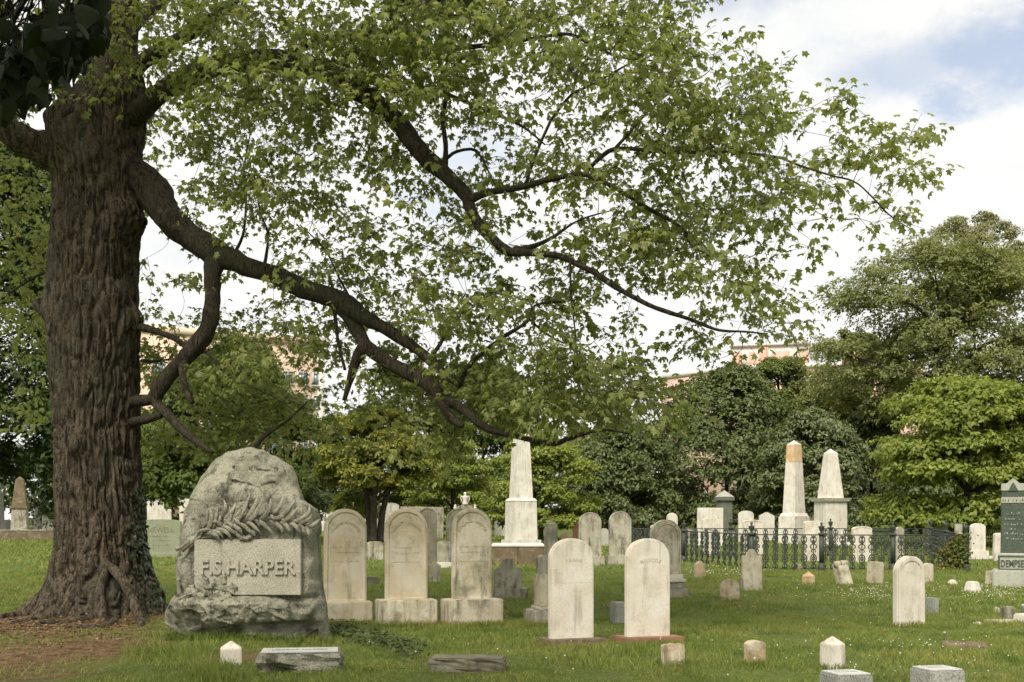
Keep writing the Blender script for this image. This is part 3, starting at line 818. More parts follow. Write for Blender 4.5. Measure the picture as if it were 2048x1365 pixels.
for nm, pts in LIMBS.items():
    P = np.array([at(a, b, c) for a, b, c, _ in pts])
    r = np.array([d * c / F / 2 * .80 for _, _, c, d in pts])
    n = max(12, int(np.linalg.norm(np.diff(P, axis=0), axis=1).sum() / .09))
    Pr = resample(P, n)
    rr = np.maximum(.004, np.interp(np.linspace(0, len(P) - 1, n), np.arange(len(P)), r))
    jit = fbm(Pr * 3.1, 3, 71)
    Pr = Pr + (np.stack([vnoise(Pr * 2.2, 72), vnoise(Pr * 2.2, 73), vnoise(Pr * 2.2, 74)], -1) * rr[:, None] * .32)
    rr = rr * (1 + .13 * jit)
    ns = 26 if r[0] > .1 else 14 if r[0] > .05 else 8
    V, Q, T = tube(Pr, rr, ns)
    lump = fbm(V * 9.0, 4, 75)
    ctr = np.vstack([np.repeat(Pr, ns, 0), Pr[-1:], Pr[:1]])
    V = ctr + (V - ctr) * (1 + .10 * lump[:, None])
    link('limb', mesh_np('limb', loc(V), Q, T, True), M['bark'] if r[0] > .13 and nm in ('L5',) else M['barkthin'], TREE)
    NODES.append(Pr)
    NRAD.append(rr)
    NVIS.append((rr > .055) | (nm in ('L1b', 'L3', 'L1c') and True) & (rr > .02))
NODES, NRAD = np.vstack(NODES), np.concatenate(NRAD)

# crown density read off the photograph, one digit per 64 px cell, rows from 0 to 960
DENS = [
 "56678999999999999999620000000000",
 "54225899999999999998862100000000",
 "33124899999999935668887720000000",
 "21013699999889952489899886300000",
 "54122457876774357999899998541000",
 "65213447777765577889888777753000",
 "65202216777786576888877764342000",
 "65201126777778644578888742201000",
 "64202221556777776556777720000000",
 "54203211136788887643234631000000",
 "54204667768778888842123420000000",
 "32206788864999999984000000000000",
 "22207888873467999998300000000000",
 "12206788851235778999600000000000",
 "00001232200000000000000000000000",
]
CP, CS = [], []
bigl = np.concatenate(NVIS)
NPX = np.stack([1024 + NODES[bigl, 0] / NODES[bigl, 1] * F, HZ - (NODES[bigl, 2] - EYE) / NODES[bigl, 1] * F, NODES[bigl, 1]], -1)
rs = np.random.default_rng(5)
for r_, row in enumerate(DENS):
    for c_, ch in enumerate(row):
        clump = float(np.clip(.95 + 1.5 * vnoise(np.array([[c_ * .83, r_ * 1.3, .5]]), 95)[0], .25, 1.9))
        for _ in range(rs.poisson(clump * int(ch) * (1.1 if c_ < 16 else .92 if r_ < 10 else 1.15))):
            px, py = (c_ + rs.uniform(0, 1)) * 64, (r_ + rs.uniform(0, 1)) * 64
            if px > 930 and py > 822:
                py -= 48
            Yc = 18.0 - (px - 200) / 1600 * 3.4
            spread = 2.6 - 1.2 * np.clip((px - 200) / 1600, 0, 1)
            if px < 330:
                Yc, spread = 20.4, 1.6
            Yd = Yc + rs.normal(0, 1) * spread * .62
            if px < 300 and py < 230:
                Yd = rs.uniform(16.6, 17.3)
            elif py < 215:
                Yd -= rs.uniform(0, 1.2)
            if py > 760 and px < 660:
                Yd = max(Yd, 18.2) + rs.uniform(0, 1.5)
            near = np.abs(NPX[:, 0] - px) + np.abs(NPX[:, 1] - py)
            jn = int(np.argmin(near))
            if py > 215 and near[jn] < 62 and Yd < NPX[jn, 2] + .45 and rs.random() < .88:
                Yd = NPX[jn, 2] + rs.uniform(.45, 1.6)      # leaves mostly hang behind the bare main limbs
            CP.append(at(px, py, Yd))
            CS.append(1.0)
# the crown above and around the frame
while len(CP) < 3600:
    q = rs.normal(size=3)
    q /= np.linalg.norm(q)
    q *= rs.uniform(.3, 1) ** .5
    c_ = np.array((-4.6, 17.6, 12.6)) + q * np.array((9.5, 6.5, 5.0))
    px, py = 1024 + c_[0] / c_[1] * F, HZ - (c_[2] - EYE) / c_[1] * F
    if py > -30 and px > -20:
        continue
    CP.append(c_)
    CS.append(1.35)
CP, CS = np.array(CP), np.array(CS)
# grow twigs: every spray joins the nearest wood already there
d0 = np.array([np.min(((NODES - c_) ** 2).sum(1)) for c_ in CP])
order = np.argsort(d0)
cap_ = len(NODES) + len(CP) * 6
ND = np.full((cap_, 3), 1e6)
ND[:len(NODES)] = NODES
RD_ = np.zeros(cap_)
RD_[:len(NODES)] = NRAD
nn_ = len(NODES)
TW = Geo()
TWP, TWR, SHP = [], [], []
LP, LD, LN, LS = [], [], [], []
for i in order:
    c_ = CP[i]
    dv = ND[:nn_] - c_
    dd = (dv ** 2).sum(1) + np.where(RD_[:nn_] > .09, 1.0, 0)
    j = int(np.argmin(dd))
    a_ = ND[j]
    L = np.linalg.norm(c_ - a_)
    mid = (a_ + c_) / 2 + rs.normal(0, .10 * L + .01, 3) + np.array((0, 0, .07 * L))
    pts = resample([a_, mid, c_], 6)
    r0 = min(.016, .0045 + .005 * L, max(.004, RD_[j] * .85))
    TWP.append(pts)
    TWR.append(np.linspace(r0, .003, 6))
    ND[nn_:nn_ + 5] = pts[1:]
    RD_[nn_:nn_ + 5] = np.linspace(r0, .003, 6)[1:]
    nn_ += 5
    axis = (c_ - a_) / (L + 1e-6) * .8 + rs.normal(0, .35, 3)
    axis[2] *= .5
    axis /= np.linalg.norm(axis)
    nl = int(rs.integers(16, 25))
    sh = rs.integers(3, 5)
    for s_ in range(sh):
        ax = axis + rs.normal(0, .7, 3) * np.array((1, 1, .45))
        ax /= np.linalg.norm(ax)
        ln = rs.uniform(.25, .55) * CS[i]
        e_ = c_ + ax * ln + np.array((0, 0, -.05))
        SHP.append((c_, e_))
        m_ = max(3, nl // sh)
        t = np.linspace(.2, 1.05, m_)
        side = unit(np.cross(ax, (0, 0, 1)))
        sg = np.where(np.arange(m_) % 2 == 0, 1, -1)[:, None]
        dr = side * sg * rs.uniform(.5, 1.1, (m_, 1)) + ax * rs.uniform(.2, 1.0, (m_, 1)) + rs.normal(0, .3, (m_, 3))
        dr[:, 2] -= rs.uniform(.15, 1.1, m_)
        dr = unit(dr)
        nrm = np.array((0, 0, 1.0)) + rs.normal(0, .45, (m_, 3)) + unit(dr * np.array((1, 1, 0))) * .35
        pp = c_ + ax * ln * t[:, None] + dr * .045 + rs.normal(0, .03, (m_, 3))
        LP.append(pp)
        LD.append(dr)
        LN.append(nrm)
        LS.append(rs.uniform(.070, .132, m_) * CS[i])
LP, LD, LN, LS = np.vstack(LP), np.vstack(LD), np.vstack(LN), np.concatenate(LS)
TW.add(*thin_tubes(TWP, TWR))
TW.add(*thin_tubes(SHP, np.tile((.0036, .002), (len(SHP), 1))))
tw = link('twigs', mesh_np('twigs', loc(np.vstack(TW.V)), np.vstack(TW.Q), None, True), M['barkthin'], TREE)
tw['kind'] = 'stuff'
LM['maple'] = leaf_mat('maple_leaf', (.165, .212, .058), (.225, .272, .080), (.31, .330, .135), .58, (1.3, 1.25, .9), .45, .4, .6)
LM['maple1'] = leaf_mat('maple_leaf_single', (.165, .212, .058), (.225, .272, .080), (.31, .330, .135), .58, (1.3, 1.25, .9), .45, .4, .6, island=False)
# the 300 leaves that show largest are leaves of their own, the rest one mass
ppx, ppy = 1024 + LP[:, 0] / LP[:, 1] * F, HZ - (LP[:, 2] - EYE) / LP[:, 1] * F
fr = frames(LD, LN)
view = unit(LP - np.array((0, 0, EYE)))
show = LS / LP[:, 1] * (.25 + np.abs((fr[2] * view).sum(1)))
show = np.where((ppx > 10) & (ppx < 2040) & (ppy > 8), show, 0)
big = np.argsort(-show)[:300]
rest = np.ones(len(LP), bool)
rest[big] = False
V, T = scatter(MAPLE, loc(LP[rest]), LD[rest], LN[rest], LS[rest], rs.uniform(.3, 3.2, rest.sum()), rs.uniform(.68, 1.08, rest.sum()))
fo = link('crown', mesh_np('crown', V, None, T), LM['maple'], TREE)
fo['kind'] = 'stuff'
LEAF = mesh_np('leaf', MAPLE[0], None, MAPLE[1])
LEAF.materials.append(LM['maple1'])
def leaf_objects(mesh, parent, P, D, Nn, S, off):
    d, s, n = frames(D, Nn)
    for i in range(len(P)):
        o = link('leaf', mesh, None, parent)
        m3 = Matrix((d[i], s[i], n[i])).transposed() * S[i]
        o.matrix_basis = Matrix.Translation(P[i] - off) @ m3.to_4x4()
leaf_objects(LEAF, TREE, LP[big], LD[big], LN[big], LS[big], TL)
for pts, wd in (([(212, 1128, 17.62), (238, 1150, 17.42), (262, 1192, 17.22), (280, 1240, 17.0), (286, 1262, 16.9)], .085), ([(215, 1135, 17.62), (200, 1180, 17.38), (205, 1225, 17.15), (215, 1258, 16.95)], .08), ([(150, 1150, 17.75), (140, 1200, 17.5), (120, 1240, 17.25)], .09)):
    Pr = resample([at(*q_) for q_ in pts], 30)
    rr = np.linspace(wd * .8, wd, 30) * (1 + .2 * vnoise(Pr * 5, 84))
    V, Q, T = tube(Pr, rr, 14)
    V = V + .014 * np.stack([vnoise(V * 12, 85), vnoise(V * 12, 86), vnoise(V * 12, 87)], -1)
    link('root', mesh_np('root', loc(V), Q, T, True), M['bark'], TREE)
# surface roots creeping over the bare soil
for pts, wd in (([(150, 1225, 17.6), (95, 1246, 17.2), (55, 1262, 16.9), (20, 1275, 16.6)], .10), ([(200, 1240, 17.4), (150, 1262, 16.9), (95, 1272, 16.6), (60, 1292, 16.2)], .085), ([(235, 1245, 17.3), (215, 1270, 16.6), (170, 1285, 16.3), (130, 1290, 16.2)], .065), ([(275, 1235, 17.2), (283, 1262, 16.7), (272, 1275, 16.5)], .06), ([(90, 1222, 17.8), (40, 1232, 17.7), (-10, 1246, 17.4)], .11)):
    P = []
    for a, b, c_ in pts:
        x, y = (a - 1024) / F * c_, c_
        P.append((x, y, float(hgt(np.array([x]), np.array([y]))[0]) + .0))
    Pr = resample(P, 26)
    Pr[:, 2] += .03 * vnoise(Pr * 4, 81)
    rr = np.linspace(wd, wd * .35, 26) * (1 + .25 * vnoise(Pr * 6, 82))
    V, Q, T = tube(Pr, rr, 12)
    link('root', mesh_np('root', loc(V + .012 * np.stack([vnoise(V * 16, 83)] * 3, -1)), Q, T, True), M['bark'], TREE)
# ivy climbing the right flank of the trunk
iv = []
for k in range(520):
    z = rs.uniform(.05, 2.1) ** 1.0
    a_ = R(rs.normal(349, 9 + 5 * (1 - z / 2)))
    kz = np.searchsorted(zz, z)
    kt = int(a_ / (2 * np.pi) * NT) % NT
    iv.append((Vt[kz, kt] + TL, a_))
P = np.array([a for a, _ in iv])
ou = np.array([(math.cos(b), math.sin(b), .3) for _, b in iv])
V, T = scatter(HEART, loc(P + ou * .02), np.array((0, 0, -1.0)) + rs.normal(0, .6, (len(P), 3)), ou + rs.normal(0, .3, (len(P), 3)), rs.uniform(.05, .10, len(P)))
LM['ivy'] = leaf_mat('ivy_leaf', (.018, .032, .012), (.030, .050, .016), (.055, .075, .03), .1, clump=2.0, spec=.5, rough=.35)
io = link('ivy', mesh_np('ivy', V + TL, None, T), LM['ivy'])
tag(io, 'dark ivy climbing the right flank of the maple trunk', 'ivy', None, 'stuff')

# ------------------------------------------------------------------ linden beside the camera, its low branches hang into the top of the picture
LT = empty('linden_tree', (-4.6, 2.6, 0))
tag(LT, 'near tree whose dark heart-shaped leaves hang into the top left corner', 'tree')
LO = np.array((-4.6, 2.6, 0))
tp = resample([(-4.6, 2.6, -.2), (-4.55, 2.6, 1.5), (-4.5, 2.7, 4), (-4.3, 2.8, 7.5)], 30)
V, Q, T = tube(tp, np.linspace(.3, .12, 30), 16)
link('trunk', mesh_np('trunk', V - LO, Q, T, True), M['barkthin'], LT)
lb = [[(-4.45, 2.75, 4.6), (-3.4, 3.6, 4.6), (-2.6, 4.3, 4.25), (-2.1, 4.6, 3.95), (-1.75, 4.7, 3.60)],
      [(-2.6, 4.3, 4.25), (-2.25, 4.3, 3.9), (-2.0, 4.5, 3.5), (-1.95, 4.55, 3.2)],
      [(-4.4, 2.8, 5.2), (-2.8, 3.9, 5.1), (-1.4, 4.5, 4.5), (-.6, 4.7, 4.0), (-.3, 4.7, 3.74)],
      [(-1.4, 4.5, 4.5), (-.6, 4.5, 4.2), (.1, 4.6, 3.85)]]
LBN = []
for q_ in lb:
    P = resample(q_, 22)
    V, Q, T = tube(P, np.linspace(.035 if q_[0][0] < -4 else .016, .004, 22), 7)
    link('branch', mesh_np('branch', V - LO, Q, T, True), M['barkthin'], LT)
    LBN.append(P)
rs = np.random.default_rng(17)
lp, ld, ln_, lsz = [], [], [], []
def hang(px, py, Y, s=1.0):
    lp.append(at(px, py, Y))
    d = rs.normal(0, .5, 3)
    d[2] -= 1.0
    ld.append(d)
    n = rs.normal(0, .55, 3) + np.array((0, -.5, .9))
    ln_.append(n)
    lsz.append(rs.uniform(.06, .10) * s)
for _ in range(280):
    u, v_ = rs.uniform(-60, 215), rs.uniform(-70, 1)
    px = rs.uniform(-50, 205)
    lim = np.interp(px, [-50, 30, 60, 100, 140, 175, 205], [265, 250, 215, 225, 150, 175, 95])
    py = lim - abs(rs.normal(0, 1)) * 115 - 30
    if py < -70:
        py = rs.uniform(-70, 60)
    hang(px, py, rs.uniform(4.1, 5.2))
for px, py in ((785, -14), (800, -20), (862, -22), (880, -14), (898, -16), (915, -20), (935, -16), (950, -24), (1090, -30), (1100, -26), (1120, -30), (825, -30), (975, -34)):
    hang(px, py, rs.uniform(4.5, 4.8), .75)
lp, ld, ln_, lsz = np.array(lp), np.array(ld), np.array(ln_), np.array(lsz)
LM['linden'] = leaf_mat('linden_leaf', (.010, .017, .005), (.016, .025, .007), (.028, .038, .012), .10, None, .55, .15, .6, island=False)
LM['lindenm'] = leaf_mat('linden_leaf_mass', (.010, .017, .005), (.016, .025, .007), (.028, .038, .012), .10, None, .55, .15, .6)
HL = mesh_np('leaf', HEART[0], None, HEART[1])
HL.materials.append(LM['linden'])
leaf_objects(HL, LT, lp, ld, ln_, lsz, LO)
LBA = np.vstack(LBN)
G = Geo()
for p_ in lp:
    j = int(np.argmin(((LBA - p_) ** 2).sum(1)))
    G.add(*tube(resample([LBA[j], (LBA[j] + p_) / 2 + np.array((0, 0, .04)), p_], 5), np.linspace(.004, .0018, 5), 4, cap=False))
t_ = link('twigs', mesh_np('twigs', np.vstack(G.V) - LO, np.vstack(G.Q)), M['barkthin'], LT)
t_['kind'] = 'stuff'
# unseen crown above the frame, placed and thickened to shade the hanging leaves
P = []
while len(P) < 9500:
    q_ = np.array((-3.9, 2.4, 6.7)) + rs.normal(size=3) * np.array((2.2, 2.2, 1.4))
    py = HZ - (q_[2] - EYE) / max(q_[1], .3) * F
    if q_[1] > .2 and py > -110 and abs(q_[0] / q_[1]) < .52:
        continue
    if q_[2] < 3.6:
        continue
    P.append(q_)
P = np.array(P)
V, T = scatter(HEART, P - LO, rs.normal(size=P.shape) + np.array((0, 0, -.5)), rs.normal(0, .5, P.shape) + np.array((0, 0, 1)), rs.uniform(.11, .18, len(P)))
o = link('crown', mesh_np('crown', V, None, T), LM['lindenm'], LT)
o['kind'] = 'stuff'

# ------------------------------------------------------------------ gravestones
M['slate'] = stone_mat('mid_grey_granite', (.19, .20, .165), (.155, .165, .135), (.09, .095, .08), .4, .5, .2, rough=.6)
def profile(kind, w, h, rise=None):
    x = w / 2
    pts = [(-x, 0), (x, 0)]
    if kind == 'arch':
        r = min(rise if rise else .5 * w, h * .9)
        n = 22
        pts += [(x * math.cos(math.pi * i / n), h - r + r * math.sin(math.pi * i / n)) for i in range(n + 1)]
    elif kind == 'rect':
        pts += [(x, h), (-x, h)]
    elif kind == 'gable':
        r = rise or .2 * w
        pts += [(x, h - r), (.12 * x, h - r * .04), (0, h), (-.12 * x, h - r * .04), (-x, h - r)]
    elif kind == 'shoulder':                      # arch between small square shoulders
        r = rise or .3 * w
        b = .78 * x
        n = 16
        pts += [(x, h - r), (b, h - r)] + [(b * math.cos(math.pi * i / n), h - r + r * math.sin(math.pi * i / n)) for i in range(1, n)] + [(-b, h - r), (-x, h - r)]
    elif kind == 'scallop':                       # round head, concave flanks, little ears
        a = [(1, .80), (1, .845), (.90, .862), (.80, .848), (.72, .84), (.60, .86), (.46, .90), (.36, .935), (.33, .962), (.25, .985), (.12, .998), (0, 1)]
        pts += [(x * u, h * v_) for u, v_ in a] + [(-x * u, h * v_) for u, v_ in a[-2::-1]]
    elif kind == 'discoid':                       # disc on sloping shoulders
        a = [(1, .62), (.95, .67), (.82, .68), (.66, .70), (.52, .74), (.48, .80), (.46, .86), (.40, .93), (.28, .98), (.12, 1), (0, 1)]
        pts += [(x * u, h * v_) for u, v_ in a] + [(-x * u, h * v_) for u, v_ in a[-2::-1]]
    elif kind == 'broken':
        a = [(1, .93), (.6, .99), (.2, .97), (-.1, 1), (-.5, .96), (-.8, .98), (-1, .9)]
        pts += [(x * u, h * v_) for u, v_ in a]
    elif kind == 'ogee':
        a = [(1, .86), (.8, .875), (.55, .91), (.3, .955), (.12, .985), (0, 1)]
        pts += [(x * u, h * v_) for u, v_ in a] + [(-x * u, h * v_) for u, v_ in a[-2::-1]]
    return pts
def slab(pts, t, bev=.012, rim=0, rdepth=.015, taper=0.0, wear=.004, seed=0):
    bm = bmesh.new()
    if wear:
        P = np.array([(a, b, seed) for a, b in pts], float)
        n = vnoise(P * np.array((9, 9, 1)), seed) * wear
        n[:2] = 0
        c_ = np.array((0, P[:, 1].max() * .5))
        pts = [(a + (a - c_[0]) / (abs(a - c_[0]) + .1) * q, b + q * (b > .02)) for (a, b), q in zip(pts, n)]
    vs = [bm.verts.new((a, -t / 2, b)) for a, b in pts]
    f = bm.faces.new(vs)
    ex = bmesh.ops.extrude_face_region(bm, geom=[f])
    nv = [v for v in ex['geom'] if isinstance(v, bmesh.types.BMVert)]
    bmesh.ops.translate(bm, vec=(0, t, 0), verts=nv)
    bm.faces.ensure_lookup_table()
    bmesh.ops.recalc_face_normals(bm, faces=bm.faces[:])
    fr_ = [f_ for f_ in bm.faces if abs(f_.normal.y) > .99 and f_.calc_center_median().y < 0]
    if bev:
        ed = [e for e in bm.edges if len(e.link_faces) == 2 and e.calc_face_angle(0) > .9 and not (abs(e.verts[0].co.z) < 1e-5 and abs(e.verts[1].co.z) < 1e-5)]
        bmesh.ops.bevel(bm, geom=ed, offset=bev, segments=2, affect='EDGES', clamp_overlap=True)
        fr_ = sorted([f_ for f_ in bm.faces if f_.normal.y < -.99 or f_.normal.y > .99], key=lambda f_: (f_.calc_center_median().y, -f_.calc_area()))[:1]
    if rim and fr_:
        f_ = max([q for q in bm.faces if abs(q.normal.y) > .99 and q.calc_center_median().y < 0], key=lambda q: q.calc_area())
        bmesh.ops.inset_region(bm, faces=[f_], thickness=rim, depth=0)
        bmesh.ops.inset_region(bm, faces=[f_], thickness=rdepth * .8, depth=0)
        for v in f_.verts:
            v.co.y += rdepth
    if taper:
        hm = max(v.co.z for v in bm.verts)
        for v in bm.verts:
            k = 1 - taper * v.co.z / hm
            v.co.x *= k
    return bm_mesh(bm, 'slab')
def block(w, d, h, bev=.012, tw=0.0, td=0.0, z0=0.0, rough=0.0, seed=0):
    """bevelled block on z0, top narrowed by tw, td each side; rough > 0 gives a rock-faced lump"""
    bm = bmesh.new()
    bmesh.ops.create_cube(bm, size=1)
    for v in bm.verts:
        top = v.co.z > 0
        v.co.x *= w - (2 * tw if top else 0)
        v.co.y *= d - (2 * td if top else 0)
        v.co.z = z0 + (h if top else 0)
    if bev:
        bmesh.ops.bevel(bm, geom=bm.edges[:], offset=bev, segments=2, affect='EDGES', clamp_overlap=True)
    if rough:
        bmesh.ops.subdivide_edges(bm, edges=[e for e in bm.edges if e.calc_length() > .05], cuts=5, use_grid_fill=True)
        P = np.array([v.co[:] for v in bm.verts])
        n = fbm(P * 9 + seed, 4, seed)
        n2 = facets(P[:, [0, 2]] * 6 + P[:, [1, 1]] * 3 + seed, seed)
        for v, a, b in zip(bm.verts, n, n2):
            k = rough * (a + .9 * b)
            top = v.co.z > z0 + h * .86
            q = Vector((v.co.x / w, v.co.y / d, 0))
            v.co += q.normalized() * k * (.25 if top else 1)
            v.co.z += k * .12 if top else 0
    return bm_mesh(bm, 'block')
def obelisk(w0, w1, h, tip, z0=0, d=None):
    g_ = Geo()
    a, b = w0 / 2, w1 / 2
    k = (d or w0) / w0
    V = [(-a, -a * k, z0), (a, -a * k, z0), (a, a * k, z0), (-a, a * k, z0), (-b, -b * k, z0 + h), (b, -b * k, z0 + h), (b, b * k, z0 + h), (-b, b * k, z0 + h), (0, 0, z0 + h + tip)]
    bm = bmesh.new()
    vs = [bm.verts.new(v) for v in V]
    for f in ((0, 3, 2, 1), (0, 1, 5, 4), (1, 2, 6, 5), (2, 3, 7, 6), (3, 0, 4, 7), (4, 5, 8), (5, 6, 8), (6, 7, 8), (7, 4, 8)):
        bm.faces.new([vs[i] for i in f])
    bmesh.ops.bevel(bm, geom=bm.edges[:], offset=min(.006, w1 * .05), segments=2, affect='EDGES', clamp_overlap=True)
    return bm_mesh(bm, 'obelisk')
def lathe(prof, n=20):
    P = np.array(prof, float)
    a = np.arange(n) / n * 2 * np.pi
    V = np.stack([P[:, None, 0] * np.cos(a), P[:, None, 0] * np.sin(a), np.broadcast_to(P[:, None, 1], (len(P), n))], -1).reshape(-1, 3)
    i = np.arange(len(P) - 1)[:, None] * n
    j = np.arange(n)[None]
    k = (j + 1) % n
    return V, np.stack([i + j, i + k, i + n + k, i + n + j], -1).reshape(-1, 4)
def glyphs(s, size, ext, bold=0.0):
    cu = bpy.data.curves.new('t', 'FONT')
    cu.body = s
    cu.size = size
    cu.extrude = ext
    cu.offset = bold
    cu.resolution_u = 3
    cu.align_x = 'CENTER'
    o = bpy.data.objects.new('t', cu)
    COL.objects.link(o)
    dg = bpy.context.evaluated_depsgraph_get()
    me = bpy.data.meshes.new_from_object(o.evaluated_get(dg))
    bpy.data.objects.remove(o)
    bpy.data.curves.remove(cu)
    return me
def letters(name, s, size, mat, parent, x, z, y, ext=.004, width=None, bold=0.0):
    """upright lettering facing -y, centred on x, base line at z"""
    me = glyphs(s, size, ext, bold)
    V = np.zeros(len(me.vertices) * 3, np.float32)
    me.vertices.foreach_get('co', V)
    V = V.reshape(-1, 3)
    c_ = (V[:, 0].max() + V[:, 0].min()) / 2
    k = width / (V[:, 0].max() - V[:, 0].min()) if width else 1
    Vn = np.stack([x + (V[:, 0] - c_) * k, y - V[:, 2], z + V[:, 1]], -1)
    me.calc_loop_triangles()
    T = np.zeros(len(me.loop_triangles) * 3, np.int32)
    me.loop_triangles.foreach_get('vertices', T)
    T = T.reshape(-1, 3)
    # every glyph a part of its own: join the triangles that share vertices
    E = np.zeros(len(me.edges) * 2, np.int32)
    me.edges.foreach_get('vertices', E)
    lab_ = np.arange(len(V))
    E = E.reshape(-1, 2)
    while True:
        l2 = lab_.copy()
        mn = np.minimum(lab_[E[:, 0]], lab_[E[:, 1]])
        np.minimum.at(l2, E[:, 0], mn)
        np.minimum.at(l2, E[:, 1], mn)
        if (l2 == lab_).all():
            break
        lab_ = l2
    for q_ in np.unique(lab_):
        vi = np.where(lab_ == q_)[0]
        mp = np.full(len(V), -1)
        mp[vi] = np.arange(len(vi))
        tt_ = T[np.isin(T[:, 0], vi)]
        if len(tt_):
            link(name, mesh_np(name, Vn[vi], None, mp[tt_]), mat, parent)
    bpy.data.meshes.remove(me)
def arc_letters(name, s, size, mat, parent, x, zc, rad, y, ext=.003, span=2.2, bold=0.0):
    G = Geo()
    L = len(s)
    wds = [{'I': .45, ' ': .5, '.': .35, 'W': 1.35, 'M': 1.3}.get(ch, 1.0) for ch in s]
    cum = np.cumsum([0] + wds)
    for i, ch in enumerate(s):
        if ch == ' ':
            continue
        a = span * (.5 - (cum[i] + wds[i] / 2) / cum[-1])
        me = glyphs(ch, size, ext, bold)
        V = np.zeros(len(me.vertices) * 3, np.float32)
        me.vertices.foreach_get('co', V)
        V = V.reshape(-1, 3)
        u, v_ = V[:, 0] - (V[:, 0].max() + V[:, 0].min()) / 2, V[:, 1] + rad
        X, Z = u * math.cos(a) - v_ * math.sin(a), u * math.sin(a) + v_ * math.cos(a)
        me.calc_loop_triangles()
        T = np.zeros(len(me.loop_triangles) * 3, np.int32)
        me.loop_triangles.foreach_get('vertices', T)
        G.add(np.stack([x + X, y - V[:, 2], zc + Z], -1), None, T.reshape(-1, 3))
        bpy.data.meshes.remove(me)
    o_ = link(name, G.mesh(name), mat, parent)
    o_['kind'] = 'stuff'
    return o_
def worn_lines(parent, mat, x, y, rows, w, h, rs_):
    """weathered inscription too faint to read: short cut strokes"""
    G = Geo()
    for z, wf in rows:
        u = -w * wf / 2
        while u < w * wf / 2:
            k = rs_.uniform(.25, .6) * h
            if rs_.random() < .8:
                G.box(x + u, x + u + k * .45, y - .0012, y + .002, z, z + h * rs_.uniform(.3, .8))
            u += k * 1.15
    if G.n:
        link('inscription', G.mesh('inscription'), mat, parent)['kind'] = 'stuff'

STONES = {}
def W(px, Y):
    return px * Y / F
def stone(name, label, cat, x0, x1, top, base, kind, mat, t=.09, rot=18, plinths=(), rise=None, rim=0, group=None, lean=0, taper=0.0, bev=.012, swing=0, back=0.0, rough=0.0, part='tablet', wear=.004):
    """plinths: (x0, x1, top, base, depth m, material), top one first"""
    a = R(rot)
    px0 = (plinths[-1][0], plinths[-1][1], plinths[-1][3]) if plinths else (x0, x1, base)
    dep = plinths[-1][4] if plinths else t
    gxx, gyy, gzz = ground((px0[0] + px0[1]) / 2, px0[2])
    Yc = gyy + dep / 2 * math.cos(a) + back
    X = ((px0[0] + px0[1]) / 2 - 1024) / F * Yc
    z0 = float(hgt(np.array([X]), np.array([Yc]))[0])
    s_ = Yc / F
    zz_ = lambda py: EYE - (py - HZ) * s_ - z0
    ww = lambda p, d: max(.05, (p * s_ - d * abs(math.sin(a))) / math.cos(a))
    seed = int(x0 * 3 + top)
    bz = 0.0
    if plinths:
        root = empty(name, (X, Yc, z0), a)
        tag(root, label, cat, group)
        zs = [zz_(p[2]) for p in plinths]
        for i in range(len(plinths) - 1, -1, -1):
            p0, p1, pt, pb, d, pm = plinths[i]
            zl = -.08 if i == len(plinths) - 1 else zs[i + 1] - .002
            link('base', block(ww(p1 - p0, d), d, zs[i] - zl, .014, z0=zl, rough=rough if i == len(plinths) - 1 else 0, seed=seed % 97), M[pm], root, (((p0 + p1) / 2 - (px0[0] + px0[1]) / 2) * s_, 0, 0))
        bz = zs[0] - .003
        cx = ((x0 + x1) / 2 - (px0[0] + px0[1]) / 2) * s_
    hh = zz_(top) - bz + (.06 if not plinths else 0)
    wd = ww(x1 - x0, t)
    mesh_ = slab(profile(kind, wd, hh, rise * wd if rise else None), t, bev, rim, seed=seed % 89, taper=taper, wear=wear)
    if plinths:
        o = link(part, mesh_, M[mat], root, (cx, 0, bz), (R(lean), 0, R(swing)))
        o.rotation_euler = (R(lean), R(swing), 0)
        r_ = root
    else:
        o = link(name, mesh_, M[mat], None, (X, Yc, z0 - .06), (R(lean), R(swing), a))
        tag(o, label, cat, group)
        r_ = o
    return dict(root=r_, tab=o, w=wd, h=hh, t=t, z=bz if plinths else 0, cx=cx if plinths else 0, s=s_)
G1 = 'arched headstones on blocks'
rsw = random.Random(3)
# the three arched tablets on blocks
for lab, txt, mt, a in (('arched cream tablet nearest the boulder, its name in a curved line', 'WILLIAM W. HARPER', 'cream', (648, 733, 1018, 1200, (642, 747, 1203, 1246, .42, 'cream'))),
                        ('middle of three arched cream tablets on blocks', 'ROBERT W. HARPER', 'cream', (769, 855, 1017, 1200, (748, 876, 1199, 1252, .44, 'creamdirty'))),
                        ('arched tablet with dark streaks, rightmost of three on blocks', 'BENJAMIN HARPER', 'creamdirty', (902, 984, 1017, 1199, (880, 1007, 1198, 1252, .44, 'creamdirty')))):
    q = stone('headstone', lab, 'headstone', a[0], a[1], a[2], a[3], 'arch', mt, .11, 17, (a[4],), .47, .035, G1, bev=.02)
    zc = q['h'] - .47 * q['w'] - .08
    y = -q['t'] / 2 + .0125
    arc_letters('inscription', txt, .062, M['lettersfaint'], q['tab'], 0, zc - .05, .205, y, .004, 2.5, .001)
    worn_lines(q['tab'], M['lettersfaint'], 0, y, ((zc - .22, .6), (zc - .30, .55), (zc - .44, .65)), q['w'], .03, rsw)
